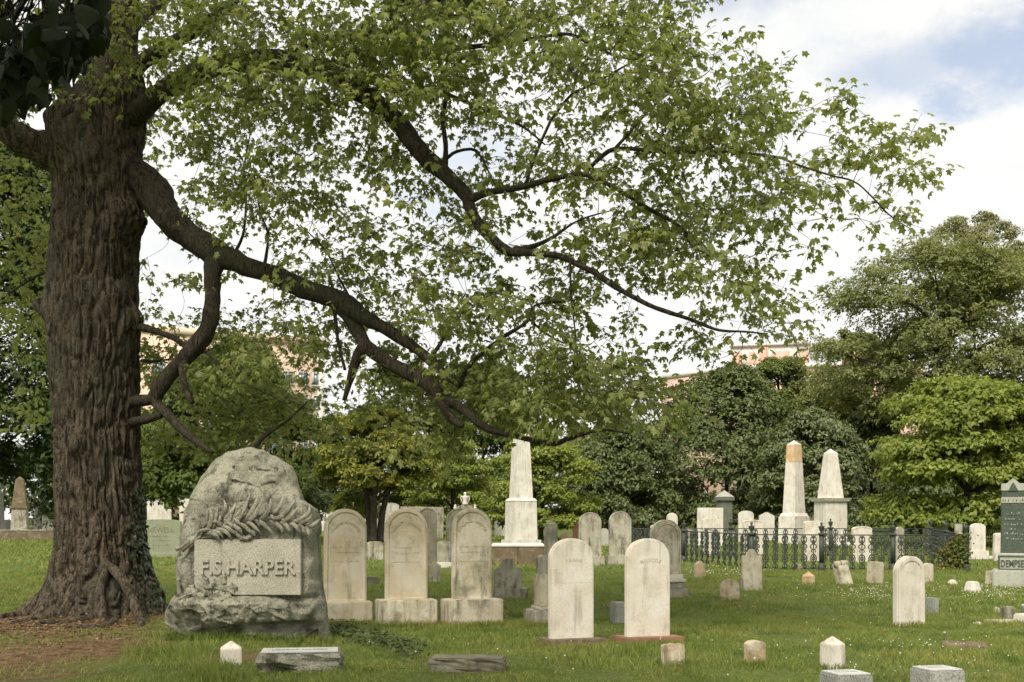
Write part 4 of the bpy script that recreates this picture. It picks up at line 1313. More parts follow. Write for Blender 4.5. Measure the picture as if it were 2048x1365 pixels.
# two white tablets on red sandstone slabs
for lab, txt, a in (('tall white arched tablet with a crack line on a thin brown slab', 'FRANK', (1095, 1189, 1077, 1280, (1072, 1214, 1276, 1291, .5, 'brown'))),
                    ('tall white arched tablet on a reddish sandstone slab', 'MUSCOE', (1247, 1342, 1077, 1277, (1224, 1368, 1272, 1291, .5, 'red')))):
    q = stone('headstone', lab, 'headstone', a[0], a[1], a[2], a[3], 'arch', 'white', .11, 19, (a[4],), .42, 0, 'white tablets on sandstone slabs', bev=.018)
    y = -q['t'] / 2 - .001
    arc_letters('inscription', txt, .062, M['lettersfaint'], q['tab'], .02, q['h'] - .66, .36, y, .0025, .14 * len(txt), .0015)
    if txt == 'FRANK':
        P = np.array([(x, y + .001, .72 + .004 * math.sin(x * 23) + .003 * math.sin(x * 71)) for x in np.linspace(-q['w'] / 2 + .01, q['w'] / 2 - .02, 18)])
        V, Q, T = tube(P, .0022, 4)
        link('crack', mesh_np('crack', V, Q, T), M['lettersfaint'], q['tab'])
stone('headstone', 'white arched tablet standing alone on the lawn at right', 'headstone', 1783, 1853, 1112, 1251, 'arch', 'white', .13, 19, (), .47, .05, bev=.02)
stone('headstone', 'small broken whitish stub in front of the red slab', 'headstone', 1323, 1371, 1287, 1334, 'broken', 'lichen', .09, 12, (), lean=-6, wear=.012)
stone('headstone', 'small brown stained stone with curved top near the bottom', 'headstone', 1487, 1532, 1281, 1331, 'arch', 'lichen', .12, 20, (), .2, lean=0)
stone('headstone', 'small brownish round-topped stone beside the scalloped one', 'headstone', 1439, 1479, 1158, 1202, 'arch', 'lichen', .09, 8, (), .42)
stone('headstone', 'tall narrow stone with scalloped top before the fence corner', 'headstone', 1484, 1525, 1098, 1184, 'scallop', 'creamdirty', .10, 6, (), lean=-4, taper=.02)
stone('headstone', 'low stone cut as a round head with shoulders, on a base', 'headstone', 987, 1044, 1117, 1178, 'discoid', 'dirty', .12, 10, ((984, 1057, 1177, 1199, .3, 'dirty'),))
stone('headstone', 'blackened arched tablet behind the middle cream tablet', 'headstone', 836, 874, 1016, 1130, 'arch', 'dark', .12, 10, (), .46, .03)
stone('headstone', 'blackened arched tablet half hidden behind the streaked tablet', 'headstone', 892, 945, 1017, 1127, 'arch', 'dark', .12, 14, (), .46, .03)
stone('headstone', 'low pale stone between the two blackened tablets', 'headstone', 874, 902, 1082, 1126, 'arch', 'dirty', .1, 10, ((872, 904, 1125, 1136, .4, 'whitefar'),), .15)
stone('headstone', 'stubby weathered stone in the grass between middle and streaked tablets', 'headstone', 858, 882, 1124, 1165, 'ogee', 'dirty', .12, 8, ())
stone('headstone', 'grey segment-topped stone between the first two cream tablets', 'headstone', 732, 767, 1083, 1120, 'arch', 'dirty', .1, 8, (), .12)
o = link('footstone', block(.42, .22, .24, .02), M['dark'], None)
gx_, gy_, gz_ = ground(738, 1170)
o.location = (gx_, gy_ + .1, gz_ - .05)
tag(o, 'dark low block in the grass between the first two cream tablets', 'footstone')
# pedestal tablet and square pillar behind the cracked white tablet
stone('headstone', 'narrow tablet on a stepped pedestal left of the cracked white tablet', 'headstone', 1072, 1098, 1110, 1150, 'arch', 'dirty', .22, 16, ((1068, 1096, 1148, 1219, .34, 'creamdirty'), (1062, 1102, 1212, 1224, .42, 'creamdirty'), (1047, 1110, 1219, 1252, .55, 'dirty')), .4)
root = None
def pillar(name, label, cat, px, base, parts, mat, rot=18, group=None):
    """stacked square pieces: (kind, top, bottom, width_bottom px, width_top px, name, material)"""
    gx_, gy_, gz_ = ground(px, base)
    wb = max(p[3] for p in parts) * gy_ / F
    Yc = gy_ + wb * .4
    s_ = Yc / F
    X = (px - 1024) / F * Yc
    z0 = float(gz(Yc)) if Yc > 30 else float(hgt(np.array([X]), np.array([Yc]))[0])
    a = R(rot)
    k = 1 / (math.cos(a) + abs(math.sin(a)))
    r_ = empty(name, (X, Yc, z0), a)
    tag(r_, label, cat, group)
    for i, (kd, pt, pb, w0, w1, nm, pm) in enumerate(parts):
        zb = EYE - (pb - HZ) * s_ - z0 - (.08 if i == 0 else .002)
        ztp = EYE - (pt - HZ) * s_ - z0
        a0, a1 = w0 * s_ * k, w1 * s_ * k
        if kd == 'box':
            link(nm, block(a0, a0, ztp - zb, .015, (a0 - a1) / 2, (a0 - a1) / 2, zb), M[pm or mat], r_)
        elif kd == 'spire':
            tip = a1 * .45
            link(nm, obelisk(a0, a1, ztp - zb - tip, tip, zb), M[pm or mat], r_)
        elif kd == 'pyr':
            link(nm, obelisk(a0, a0 * .985, .004, ztp - zb - .004, zb), M[pm or mat], r_)
        elif kd == 'urn':
            h_ = ztp - zb
            V, Q = lathe([(.0, 0), (a0 * .3, 0), (a0 * .22, h_ * .12), (a0 * .12, h_ * .2), (a0 * .45, h_ * .45), (a0 * .5, h_ * .62), (a0 * .35, h_ * .72), (a0 * .16, h_ * .8), (a0 * .2, h_ * .9), (0, h_)], 16)
            V[:, 2] += zb
            link(nm, mesh_np(nm, V, Q, None, True), M[pm or mat], r_)
    return r_
pillar('stone_pillar', 'slim square pillar with low pyramid cap left of the cracked white tablet', 'pillar', 1102, 1232, (('box', 1050, 1232, 31, 27, 'shaft', None), ('pyr', 1041, 1050, 28, 0, 'cap', None)), 'creamdirty')
# tall obelisks
pillar('obelisk', 'tallest-looking grey-white obelisk on a brown terrace behind the streaked tablet', 'obelisk', 1042, 1092,
       (('box', 1080, 1092, 82, 80, 'base', None), ('box', 1003, 1080, 66, 63, 'pedestal', None), ('box', 997, 1003, 66, 55, 'moulding', None), ('spire', 860, 998, 48, 34, 'shaft', None)), 'whitefar', 24)
pillar('obelisk', 'white obelisk with a rusty stain near its top', 'obelisk', 1588, 1088,
       (('box', 1034, 1088, 62, 60, 'pedestal', None), ('box', 1027, 1034, 58, 50, 'moulding', None), ('box', 925, 1030, 45, 33, 'shaft', 'whitefar'), ('box', 890, 925, 33, 29, 'stained_shaft', 'orange'), ('pyr', 881, 890, 29, 0, 'cap', None)), 'whitefar', 35)
pillar('obelisk', 'white pointed obelisk on a corniced pedestal', 'obelisk', 1661, 1092,
       (('box', 1084, 1092, 76, 74, 'base', None), ('box', 1004, 1084, 58, 57, 'pedestal', None), ('box', 997, 1004, 66, 74, 'cornice', None), ('spire', 898, 998, 46, 24, 'shaft', None)), 'whitefar', 14)
pillar('granite_pillar', 'dark granite pillar with a gabled cap between white slabs', 'pillar', 1449, 1078,
       (('box', 1063, 1078, 44, 42, 'base', 'palegreen'), ('box', 1002, 1063, 31, 29, 'shaft', None), ('box', 994, 1002, 38, 38, 'cornice', None), ('pyr', 981, 995, 39, 0, 'cap', 'palegreen')), 'slate', 22)
pillar('obelisk', 'stubby brown weathered obelisk at the far left', 'obelisk', 40, 1078,
       (('box', 1018, 1078, 38, 33, 'pedestal', 'dirty'), ('box', 1012, 1018, 38, 38, 'cornice', 'brown'), ('spire', 953, 1013, 33, 18, 'shaft', 'brown')), 'dirty', 14)
pillar('marble_post', 'white pointed post with a ball finial left of the trunk', 'monument', 75, 1063,
       (('box', 1024, 1063, 18, 16, 'shaft', None), ('box', 1012, 1024, 16, 6, 'cap', None), ('urn', 996, 1013, 8, 8, 'finial', None)), 'whitefar', 20)
pillar('marble_column', 'white column with an urn cut by the left edge', 'monument', 1, 1063,
       (('box', 1040, 1063, 36, 34, 'base', None), ('box', 985, 1040, 14, 12, 'shaft', None), ('urn', 966, 986, 13, 13, 'urn', None)), 'whitefar', 10)
# low terrace walls
def wall_thing(name, label, px0, px1, top, base, depth, mat, rot=0, coping=None):
    gx_, gy_, gz_ = ground((px0 + px1) / 2, base)
    s_ = gy_ / F
    r_ = empty(name, (gx_, gy_ + depth / 2, gz_), R(rot))
    tag(r_, label, 'wall')
    h_ = (base - top) * s_
    n = max(2, int((px1 - px0) * s_ / 1.6))
    L = (px1 - px0) * s_
    for i in range(n):
        o = link('stone_block', block(L / n - .012, depth, h_ + .1, .012, z0=-.1), M[mat], r_, (-L / 2 + (i + .5) * L / n, 0, 0))
    if coping:
        link('coping', block(L + .06, depth + .06, .06, .01, z0=h_ + .003), M[coping], r_)
    return r_
wall_thing('terrace_wall', 'low brown stone terrace under the tall single obelisk', 984, 1088, 1094, 1129, 3.4, 'brown', 0, 'whitefar')
wall_thing('terrace_wall', 'low brown retaining wall across the lawn left of the trunk', -120, 112, 1062, 1080, .5, 'brown', 0, 'dirty')
# pair of grimy tablets
for lab, a in (('grimy arched tablet left of its twin behind the white pair', (1157, 1203, 1025, 1114)), ('grimy arched tablet right of its twin, beside the fence end', (1217, 1263, 1023, 1112))):
    stone('headstone', lab, 'headstone', *a, 'arch', 'dirty', .12, 9, ((a[0] - 6, a[1] + 6, a[3] - 1, a[3] + 17, .5, 'dirty'),), .45, .025, 'grimy arched tablets')
q = stone('headstone', 'ornate arched tablet with moulded stepped base behind the red slab', 'headstone', 1298, 1363, 1040, 1152, 'arch', 'creamdirty', .2, 16, ((1296, 1366, 1149, 1160, .34, 'white'), (1292, 1372, 1158, 1165, .42, 'white'), (1298, 1368, 1164, 1178, .36, 'dirty'), (1290, 1377, 1177, 1198, .5, 'dirty')), .48, .06, bev=.03)
o = link('footstone', block(.20, .24, .36, .015), M['greygranite'], None, rot=(0, 0, R(18)))
gx_, gy_, gz_ = ground(1238, 1245)
o.location = (gx_, gy_ + .1, gz_ - .05)
tag(o, 'grey upright block partly hidden by the reddish-slab tablet', 'footstone')
# far white stones, left cluster
FS = [
 ('far white stone with pointed ogee top, left of the arched ones', 640, 668, 1009, 1062, 'scallop', 'whitefar', None),
 ('far white stone with arched top and peak above the first tablet', 690, 729, 1000, 1070, 'ogee', 'whitefar', None),
 ('very bright far arched stone between the first two tablets', 729, 755, 1013, 1066, 'arch', 'whitefar', .35),
 ('wide far stone with curved top behind the middle tablet', 753, 797, 1006, 1086, 'arch', 'whitefar', .12),
 ('large grey rectangular far slab behind the middle tablet', 800, 886, 1014, 1078, 'rect', 'dirty', None),
 ('far white stone with gabled top left of the tall obelisk', 988, 1013, 1026, 1072, 'gable', 'whitefar', .2),
 ('far white stone with flat curved top right of the trunk', 296, 329, 998, 1076, 'arch', 'whitefar', .1),
 ('shorter far white stone with curved top beside the grey-green slab', 317, 344, 1018, 1078, 'arch', 'whitefar', .12),
 ('far white stone peeping past the left side of the boulder', 360, 386, 998, 1070, 'arch', 'whitefar', .14),
 ('far white stone between two finialed monuments at far left', 85, 98, 1030, 1064, 'arch', 'whitefar', .2),
 ('far low white stone touching the trunk at left', 94, 120, 1032, 1064, 'shoulder', 'whitefar', .15),
 ('dark low arched stone on the left retaining wall', 76, 107, 1047, 1064, 'discoid', 'dark', None),
 ('bright far slab rising behind the grimy pair', 1257, 1285, 1015, 1076, 'arch', 'whitefar', .35),
 ('little far stone right of the bright slab', 1284, 1297, 1044, 1074, 'arch', 'dirty', .4),
 ('small far round-topped stone between the grimy pair', 1200, 1218, 1057, 1092, 'arch', 'palegreen', .45),
 ('pinkish far stone left of the grimy pair', 1146, 1162, 1044, 1084, 'rect', 'red', None),
 ('low brownish far stone left of the pinkish one', 1122, 1146, 1065, 1092, 'arch', 'brown', .25),
 ('far round-topped stone above the ornate tablet', 1333, 1356, 1026, 1080, 'arch', 'whitefar', .5),
 ('wide bright far slab left of the dark pillar', 1393, 1446, 1016, 1092, 'rect', 'whitefar', None),
 ('white arched slab in front of the wide bright one', 1402, 1440, 1037, 1112, 'arch', 'white', .1),
 ('far white arched stone right of the dark pillar', 1476, 1508, 1022, 1084, 'arch', 'whitefar', .25),
 ('white curved-top stone left of the rusty obelisk', 1484, 1526, 1040, 1110, 'arch', 'white', .12),
 ('far white gabled stone next to the rusty obelisk', 1517, 1550, 1025, 1082, 'gable', 'whitefar', .22),
 ('white slab within the fence between the obelisks', 1607, 1645, 1042, 1122, 'arch', 'white', .1),
 ('white curved-top slab within the fence right of the obelisks', 1704, 1746, 1053, 1124, 'arch', 'white', .14),
 ('narrow white stone standing behind the fence post', 1789, 1808, 1054, 1128, 'arch', 'dirty', .4),
 ('pale far stone peeking over the fence with peaked top', 1846, 1864, 1052, 1096, 'ogee', 'dirty', None),
 ('square far stone over the fence near the corner creeper', 1868, 1896, 1050, 1096, 'rect', 'dirty', None),
 ('tall far slab behind the fence corner post', 1910, 1926, 1048, 1104, 'rect', 'dirty', None),
 ('narrow stone left of the large dark monument', 1985, 2012, 1066, 1122, 'arch', 'white', .15),
 ('thin far white stone leaning among the dogwood shade', 1300, 1316, 1050, 1080, 'arch', 'whitefar', .3),
 ('low far grey stone above the fence left end', 1364, 1386, 1056, 1090, 'arch', 'dirty', .3),
]
for lab, x0, x1, tp_, bs, kd, mt, ri in FS:
    stone('headstone', lab, 'headstone', x0, x1, tp_, bs, kd, mt, .14, rsw.uniform(6, 16), (), ri, .03 if (x1 - x0) > 38 and kd == 'arch' else 0, 'far headstones', lean=rsw.uniform(-1.5, 1.5), swing=rsw.uniform(-1.5, 1.5))
stone('headstone', 'white arched stone on two white steps right of the fence', 'headstone', 1939, 1971, 1047, 1104, 'arch', 'whitefar', .16, 10, ((1935, 1976, 1102, 1113, .34, 'whitefar'), (1932, 1982, 1112, 1119, .5, 'whitefar')), .25)
q = stone('headstone', 'slate-green slab lettered NEWELL between trunk and boulder', 'headstone', 284, 362, 1039, 1110, 'arch', 'newell', .2, 4, ((280, 366, 1108, 1115, .45, 'newell'),), .06)
letters('letter', 'NEWELL', .30, M['letters'], q['tab'], .0, q['h'] - .52, -.101, .004, q['w'] * .66)
worn_lines(q['tab'], M['letters'], -.05, -.102, ((q['h'] - .70, .55), (q['h'] - .86, .55), (q['h'] - 1.05, .6)), q['w'], .09, rsw)
# white statue on an ornate stone behind the streaked tablet
gx_, gy_, gz_ = ground(930, 1080)
s_ = gy_ / F
st = empty('statue_monument', (gx_, gy_ + .3, gz_), R(8))
tag(st, 'small white statue on a scrolled stone behind the streaked tablet', 'monument')
link('base', slab(profile('shoulder', 46 * s_, 72 * s_, 8 * s_), .3, .02), M['dirty'], st, (0, 0, -.05))
V, Q = lathe([(0, 0), (6.5 * s_, 0), (6 * s_, 3 * s_), (5 * s_, 8 * s_), (5.6 * s_, 13 * s_), (5.8 * s_, 16 * s_), (3 * s_, 18.5 * s_), (1.8 * s_, 19.5 * s_), (2.6 * s_, 21 * s_), (2.8 * s_, 23 * s_), (1.8 * s_, 25 * s_), (0, 25.6 * s_)], 18)
V += .012 * np.stack([vnoise(V * 14, 7), vnoise(V * 14, 8), vnoise(V * 14, 9)], -1) * 2
link('figure', mesh_np('figure', V, Q, None, True), M['whitefar'], st, (0, 0, 72 * s_ - .06))
for sg in (-1, 1):
    P = resample([(sg * 3 * s_, .03, 15 * s_), (sg * 7.5 * s_, .06, 17 * s_), (sg * 8 * s_, .07, 11 * s_), (sg * 6 * s_, .05, 4 * s_)], 10)
    V, Q, T = tube(P, np.array([.04, .07, .09, .10, .10, .10, .09, .08, .06, .03]), 8, .4)
    link('wing', mesh_np('wing', V, Q, T, True), M['whitefar'], st, (0, 0, 72 * s_ - .06))
for sg in (-1, 1):
    V, Q = lathe([(0, 0), (.10, 0), (.12, .08), (.06, .16), (.09, .22), (0, .30)], 12)
    link('finial', mesh_np('finial', V, Q, None, True), M['whitefar'], st, (sg * 20 * s_, 0, 63 * s_ - .05))
# large dark monument cut by the right edge
gx_, gy_, gz_ = ground(2030, 1175)
Yc = gy_ + .55
s_ = Yc / F
X = (2029 - 1024) / F * (Yc - .36) + .146
mo = empty('granite_monument', (X, Yc, gz_), R(-22))
tag(mo, 'dark green granite monument lettered DEMPSEY at the right edge', 'monument')
zz_ = lambda py: EYE - (py - HZ) * s_ - gz_
wpx = lambda p: p * s_
link('base', block(wpx(80), .95, zz_(1139) + .1, .03, z0=-.1), M['palegreen'], mo)
link('die', block(wpx(58), .78, zz_(1112) - zz_(1139), .01, z0=zz_(1139) + .001), M['greengranite'], mo)
link('die_cap', block(wpx(58), .78, zz_(1106) - zz_(1112), .02, .03, .03, zz_(1112) + .002), M['palegreen'], mo)
link('name_plate', block(wpx(53), .03, zz_(1115) - zz_(1137), .006, z0=zz_(1137)), M['palegreen'], mo, (0, -.384, 0))
letters('letter', 'DEMPSEY', .235, M['greengranite'], mo, .0, zz_(1133), -.405, .012, wpx(50), .004)
link('shaft', block(wpx(45), .50, zz_(983) - zz_(1106), .012, wpx(1.6), .02, zz_(1106) + .003), M['greengranite'], mo, (-wpx(2), 0, 0))
link('band', block(wpx(43.6), .475, zz_(995) - zz_(1007), .008, z0=zz_(1007)), M['palegreen'], mo, (-wpx(2), -.012, 0))
bm = bmesh.new()
hw_ = wpx(21.6)
cap = [(-hw_, zz_(983)), (hw_, zz_(983)), (hw_, zz_(968)), (wpx(12), zz_(968)), (0, zz_(957)), (-wpx(12), zz_(968)), (-hw_, zz_(968))]
vs = [bm.verts.new((a, -.245, b)) for a, b in cap]
f_ = bm.faces.new(vs)
ex = bmesh.ops.extrude_face_region(bm, geom=[f_])
bmesh.ops.translate(bm, vec=(0, .49, 0), verts=[v for v in ex['geom'] if isinstance(v, bmesh.types.BMVert)])
bmesh.ops.bevel(bm, geom=bm.edges[:], offset=.012, segments=2, affect='EDGES', clamp_overlap=True)
link('cap', bm_mesh(bm, 'cap'), M['palegreen'], mo, (-wpx(2), 0, .004))
bm = bmesh.new()
vs = [bm.verts.new((a, -.256, b)) for a, b in ((-wpx(9), zz_(983)), (wpx(9), zz_(983)), (wpx(3), zz_(970)), (0, zz_(966)), (-wpx(3), zz_(970)))]
f_ = bm.faces.new(vs)
ex = bmesh.ops.extrude_face_region(bm, geom=[f_])
bmesh.ops.translate(bm, vec=(0, .02, 0), verts=[v for v in ex['geom'] if isinstance(v, bmesh.types.BMVert)])
link('gable_panel', bm_mesh(bm, 'gable_panel'), M['greengranite'], mo, (-wpx(2), 0, .004))
worn_lines(mo, M['letterslight'], -wpx(2), -.2505, ((zz_(1030), .8), (zz_(1041), .7), (zz_(1052), .75), (zz_(1061), .3), (zz_(1070), .8), (zz_(1080), .7)), wpx(42), .08, rsw)
worn_lines(mo, M['letters'], -wpx(2), -.2605, ((zz_(1003), .9),), wpx(42), .09, rsw)

# ------------------------------------------------------------------ small markers
def post(label, px, base, wpx_, top, shoulder, rot, mat, capmat=None, group=None):
    gx_, gy_, gz_ = ground(px, base)
    a = R(rot)
    k = 1 / (math.cos(a) + abs(math.sin(a)))
    w_ = wpx_ * gy_ / F * k
    Yc = gy_ + w_ / 2
    s_ = Yc / F
    o = link('marker_post', obelisk(w_ * 1.03, w_, (base - shoulder) * s_ + .05, (shoulder - top) * s_, -.05), M[mat], None, ((px - 1024) / F * Yc, Yc, gz_), (0, 0, a))
    tag(o, label, 'grave marker', group)
    return o
post('white square post with pyramid top in front of the boulder', 462, 1337, 50, 1284, 1299, 14, 'white')
post('white square post with pyramid top at lower right', 1665, 1345, 47, 1274, 1290, 24, 'white')
post('rust-stained little post before the fence', 1617, 1172, 24, 1143, 1153, 30, 'orange')
def lump(name, label, cat, px0, px1, top, base, depth, mat, rot=0, rough=.0, bev=.02, tw=0.0, td=0.0, lean=0, swing=0, topmat=None, parent=None):
    gx_, gy_, gz_ = ground((px0 + px1) / 2, base)
    a = R(rot)
    Yc = gy_ + depth / 2 * math.cos(a)
    s_ = Yc / F
    w_ = max(.05, ((px1 - px0) * s_ - depth * abs(math.sin(a))) / math.cos(a))
    h_ = max(.04, EYE - (top - HZ) * (gy_ + depth * .9) / F - gz_)
    L_ = ((px0 + px1) / 2 - 1024) / F * Yc
    z_ = float(hgt(np.array([L_]), np.array([Yc]))[0]) if Yc < 40 else gz_
    if topmat:
        r_ = empty(name, (L_, Yc, z_), a)
        link('block', block(w_, depth, h_ + .06 - .02, bev, tw, td, -.06, rough, int(px0) % 91), M[mat], r_)
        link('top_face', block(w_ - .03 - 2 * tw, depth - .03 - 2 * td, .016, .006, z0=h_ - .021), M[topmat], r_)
        tag(r_, label, cat)
        return r_, w_, depth, h_
    o = link(name, block(w_, depth, h_ + .06, bev, tw, td, -.06, rough, int(px0) % 91), M[mat], None, (L_, Yc, z_), (R(lean), R(swing), a))
    tag(o, label, cat)
    return o, w_, depth, h_
r_, w_, d_, h_ = lump('grave_marker', 'low rock-faced granite marker lying before the boulder', 'grave marker', 517, 683, 1298, 1350, .42, 'granite', 8, .075, .012, topmat='lightgranite')
me = glyphs('LORENA HARPER', .075, .001, 0)
link('inscription', me, M['letters'], r_, (0, -.04, h_ - .003))['kind'] = 'stuff'
lump('grave_marker', 'low dark stone slab sunk in the grass below the middle tablets', 'grave marker', 860, 1012, 1311, 1348, .34, 'dark', -4, .035, .015)
for lab, a, rt in (('grey granite block with pale top cut by the lower edge, left one', (1645, 1739, 1340, 1392), 14), ('grey granite block with pale top cut by the lower edge, right one', (1828, 1921, 1331, 1384), 14)):
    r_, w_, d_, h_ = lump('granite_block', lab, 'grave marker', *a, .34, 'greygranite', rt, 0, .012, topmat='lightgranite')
    worn = Geo()
    for yy in (.06, -.03):
        u = -w_ * .3
        while u < w_ * .3:
            k = rsw.uniform(.012, .028)
            worn.box(u, u + k, yy, yy + .04, h_ - .0055, h_ - .0035)
            u += k + .012
    link('inscription', worn.mesh('inscription'), M['greygranite'], r_)['kind'] = 'stuff'
# leaning scrolled stone, cube stone and others near the fence
q = stone('headstone', 'leaning white stone with a rolled top and slanted flank before the fence', 'headstone', 1674, 1708, 1124, 1171, 'rect', 'creamdirty', .22, 24, (), lean=-16, swing=-4, taper=.12)
V, Q, T = tube(np.array([(-q['w'] * .47, 0, 0), (0, 0, 0), (q['w'] * .47, 0, 0)]), .09, 14)
link('roll', mesh_np('roll', V, Q, T, True), M['creamdirty'], q['tab'], (0, -.03, q['h'] - .05))
lump('headstone', 'square grey-white block tilted in the grass before the fence', 'headstone', 1732, 1766, 1124, 1168, .3, 'creamdirty', 26, 0, .03, lean=2, swing=3)
stone('headstone', 'short stub behind the lone white tablet', 'headstone', 1846, 1866, 1127, 1166, 'arch', 'creamdirty', .14, 10, (), .2)
stone('headstone', 'small broken stone by the fence left post', 'headstone', 1388, 1411, 1121, 1157, 'scallop', 'lichen', .14, 8, (), wear=.03)
lump('footstone', 'grey cube stone at the right of the lone white tablet', 'footstone', 1852, 1874, 1193, 1226, .26, 'greygranite', 20, 0, .012)
for lab, a, dp, mt, tw_ in (('tiny white stone barely showing in the grass', (1892, 1918, 1158, 1168), .3, 'whitefar', .1), ('low white rounded stone in the clover', (1929, 1961, 1163, 1184), .34, 'whitefar', .06),
                         ('small stained stub beside the dark monument base', (1972, 1990, 1140, 1169), .2, 'creamdirty', .01), ('white pointed little stone by the edge clutter', (1984, 2004, 1211, 1223), .2, 'whitefar', .07),
                         ('tilted grey stub among the right edge clutter', (2003, 2029, 1214, 1244), .16, 'dirty', .0), ('thin flat slab edging the right clutter', (1968, 2038, 1240, 1248), .25, 'creamdirty', 0),
                         ('small flat white stone left of the thin slab', (1946, 1967, 1244, 1251), .2, 'whitefar', .05), ('white block cut by the right edge', (2031, 2070, 1228, 1249), .3, 'whitefar', .01)):
    lump('footstone', lab, 'footstone', *a, dp, mt, 12, .0, .02, tw_, tw_ * .8)
lump('footstone', 'small pale stub left of the scalloped stone', 'footstone', 1479, 1487, 1155, 1178, .15, 'creamdirty', 10)
lump('footstone', 'grey low stone inside the fence', 'footstone', 1590, 1614, 1128, 1140, .25, 'dirty', 10, 0, .03)
r_, w_, d_, h_ = lump('grave_marker', 'flat pale marker flush with the lawn at right', 'grave marker', 1872, 1987, 1283, 1296, .62, 'brown', -22, 0, .01)
gx_, gy_, gz_ = ground(1889, 1284)
V, Q = lathe([(0, -.05), (.011, -.05), (.011, .115), (.015, .116), (.015, .13), (0, .132)], 14)
tag(link('marker_pipe', mesh_np('marker_pipe', V, Q, None, True), M['white'], None, (gx_, gy_, gz_)), 'thin white pipe standing by the flat pale marker', 'pipe')
gx_, gy_, gz_ = ground(2046, 1232)
V, Q = lathe([(0, -.05), (.03, -.05), (.026, .15), (.034, .16), (.034, .19), (0, .2)], 14)
tag(link('marker_pipe', mesh_np('marker_pipe', V, Q, None, True), M['greygranite'], None, (gx_, gy_, gz_)), 'short grey stub at the right picture edge', 'pipe')

# ------------------------------------------------------------------ carved boulder
BY = 15.35
gB = float(hgt(np.array([at(490, 0, BY)[0]]), np.array([BY]))[0])
bs = BY / F
OUT = np.array([(315, 1247), (318, 1228), (332, 1205), (346, 1183), (342, 1150), (350, 1105), (358, 1062), (370, 1012), (386, 978), (408, 942), (424, 916), (452, 902), (488, 892), (520, 897), (550, 914), (580, 934), (597, 968), (608, 1000), (634, 1020), (641, 1050), (640, 1100), (643, 1160), (650, 1195), (656, 1232), (664, 1284), (620, 1292), (560, 1294), (500, 1292), (440, 1288), (390, 1280), (340, 1266)], float)
cB = np.array((492.0, 1105.0))
bo = empty('carved_boulder', (at(492, 0, BY)[0], BY, gB))
tag(bo, 'rough granite boulder monument carved with palm fronds and F.S.HARPER', 'monument')
toB = lambda px, py: ((px - 492) * bs, EYE - (py - HZ) * bs - gB)
rel = OUT - cB
aa = np.arctan2(-rel[:, 1], rel[:, 0])
ra = np.linalg.norm(rel, axis=1)
od = np.argsort(aa)
aa, ra = aa[od], ra[od]
NT2, NR2 = 340, 110
tt = np.linspace(-np.pi, np.pi, NT2, endpoint=False)
rt = np.interp(tt, np.r_[aa - 2 * np.pi, aa, aa + 2 * np.pi], np.r_[ra, ra, ra])
rt = rt * (1 + .016 * vnoise(np.stack([np.cos(tt) * 9, np.sin(tt) * 9, 0 * tt], -1), 3) + .006 * vnoise(np.stack([np.cos(tt) * 31, np.sin(tt) * 31, 0 * tt], -1), 4))
rho = np.linspace(0, 1, NR2) ** .8
RR, TT = np.meshgrid(rho, tt, indexing='ij')
PX = cB[0] + RR * rt[None] * np.cos(TT)
PY = cB[1] - RR * rt[None] * np.sin(TT)
Xb, Zb = (PX - 492) * bs, EYE - (PY - HZ) * bs - gB
def front_y(PX, PY, RR):
    shp = PX.shape
    Xf, Zf = ((PX - 492) * bs).ravel(), ((HZ - PY) * bs).ravel()
    p3 = np.stack([Xf, Zf, 0 * Xf], -1)
    wp = p3[:, :2] + .05 * np.stack([vnoise(p3 * 4, 12), vnoise(p3 * 4, 13)], -1)
    fac = facets(wp * 1.9, 51, 1.5) * .12 + facets(wp * 4.2, 57) * .085 + facets(wp * 8.5, 58) * .022 + fbm(p3 * 14, 4, 59) * .012 + fbm(p3 * 2.2, 2, 60) * .05
    px, py = PX.ravel(), PY.ravel()
    # hewn planes: the lower envelope of planes tangent to a dome gives flat faces with crisp arrises
    rk = np.random.default_rng(14)
    zl = EYE - (py - HZ) * bs - gB
    dome = np.full(len(px), 9.0)
    for _ in range(26):
        tx_, tz_ = rk.uniform(-1.2, 1.15), rk.uniform(-.2, 2.7)
        h0 = .56 - .30 * (tx_ - .12) ** 2 - .16 * (tz_ - .95) ** 2
        gx2, gz2 = -.60 * (tx_ - .12), -.32 * (tz_ - .95)
        dome = np.minimum(dome, h0 + gx2 * (Xf - tx_) + gz2 * (zl - tz_) + rk.uniform(0, .03))
    y = -np.maximum(dome, .02) * (1 - RR.ravel() ** 9) ** .5
    y = y + .40 * np.clip((405 - px) / 90, 0, 1) ** 1.2           # left flank falls away
    y = y + .25 * np.clip((1010 - py) / 120, 0, 1) ** 1.3          # top leans back
    low = np.clip((py - 1192) / 10, 0, 1)
    y = y - .10 * low * np.clip((1290 - py) / 60, .2, 1)           # rock shelf below the panel
    y = y + .16 * np.clip((py - 1236) / 8, 0, 1) * np.exp(-((px - 575) / 62) ** 2) * np.clip((1278 - py) / 20, 0, 1)
    ins = np.clip((px - 378) / 34, 0, 1) * np.clip((644 - px) / 24, 0, 1) * np.clip((py - 972) / 34, 0, 1) * np.clip((1192 - py) / 8, 0, 1)
    edge = np.clip((1 - RR.ravel()) * 9, .15, 1)
    y = y + fac * (1 - .88 * ins) * edge
    y = y * (1 - ins) + (np.where(py < 1076, -.345, -.40) + .25 * fac) * ins
    return y.reshape(shp)
Yb = front_y(PX, PY, RR)
back = .42 * (1 - RR ** 3) ** .5 + .05 * fbm(np.stack([Xb.ravel() * 3, Zb.ravel() * 3, 0 * Xb.ravel() + 9], -1), 3, 66).reshape(RR.shape) * np.clip((1 - RR) * 6, 0, 1)
Yb[-1] = np.clip(Yb[-1], -.05, .3)
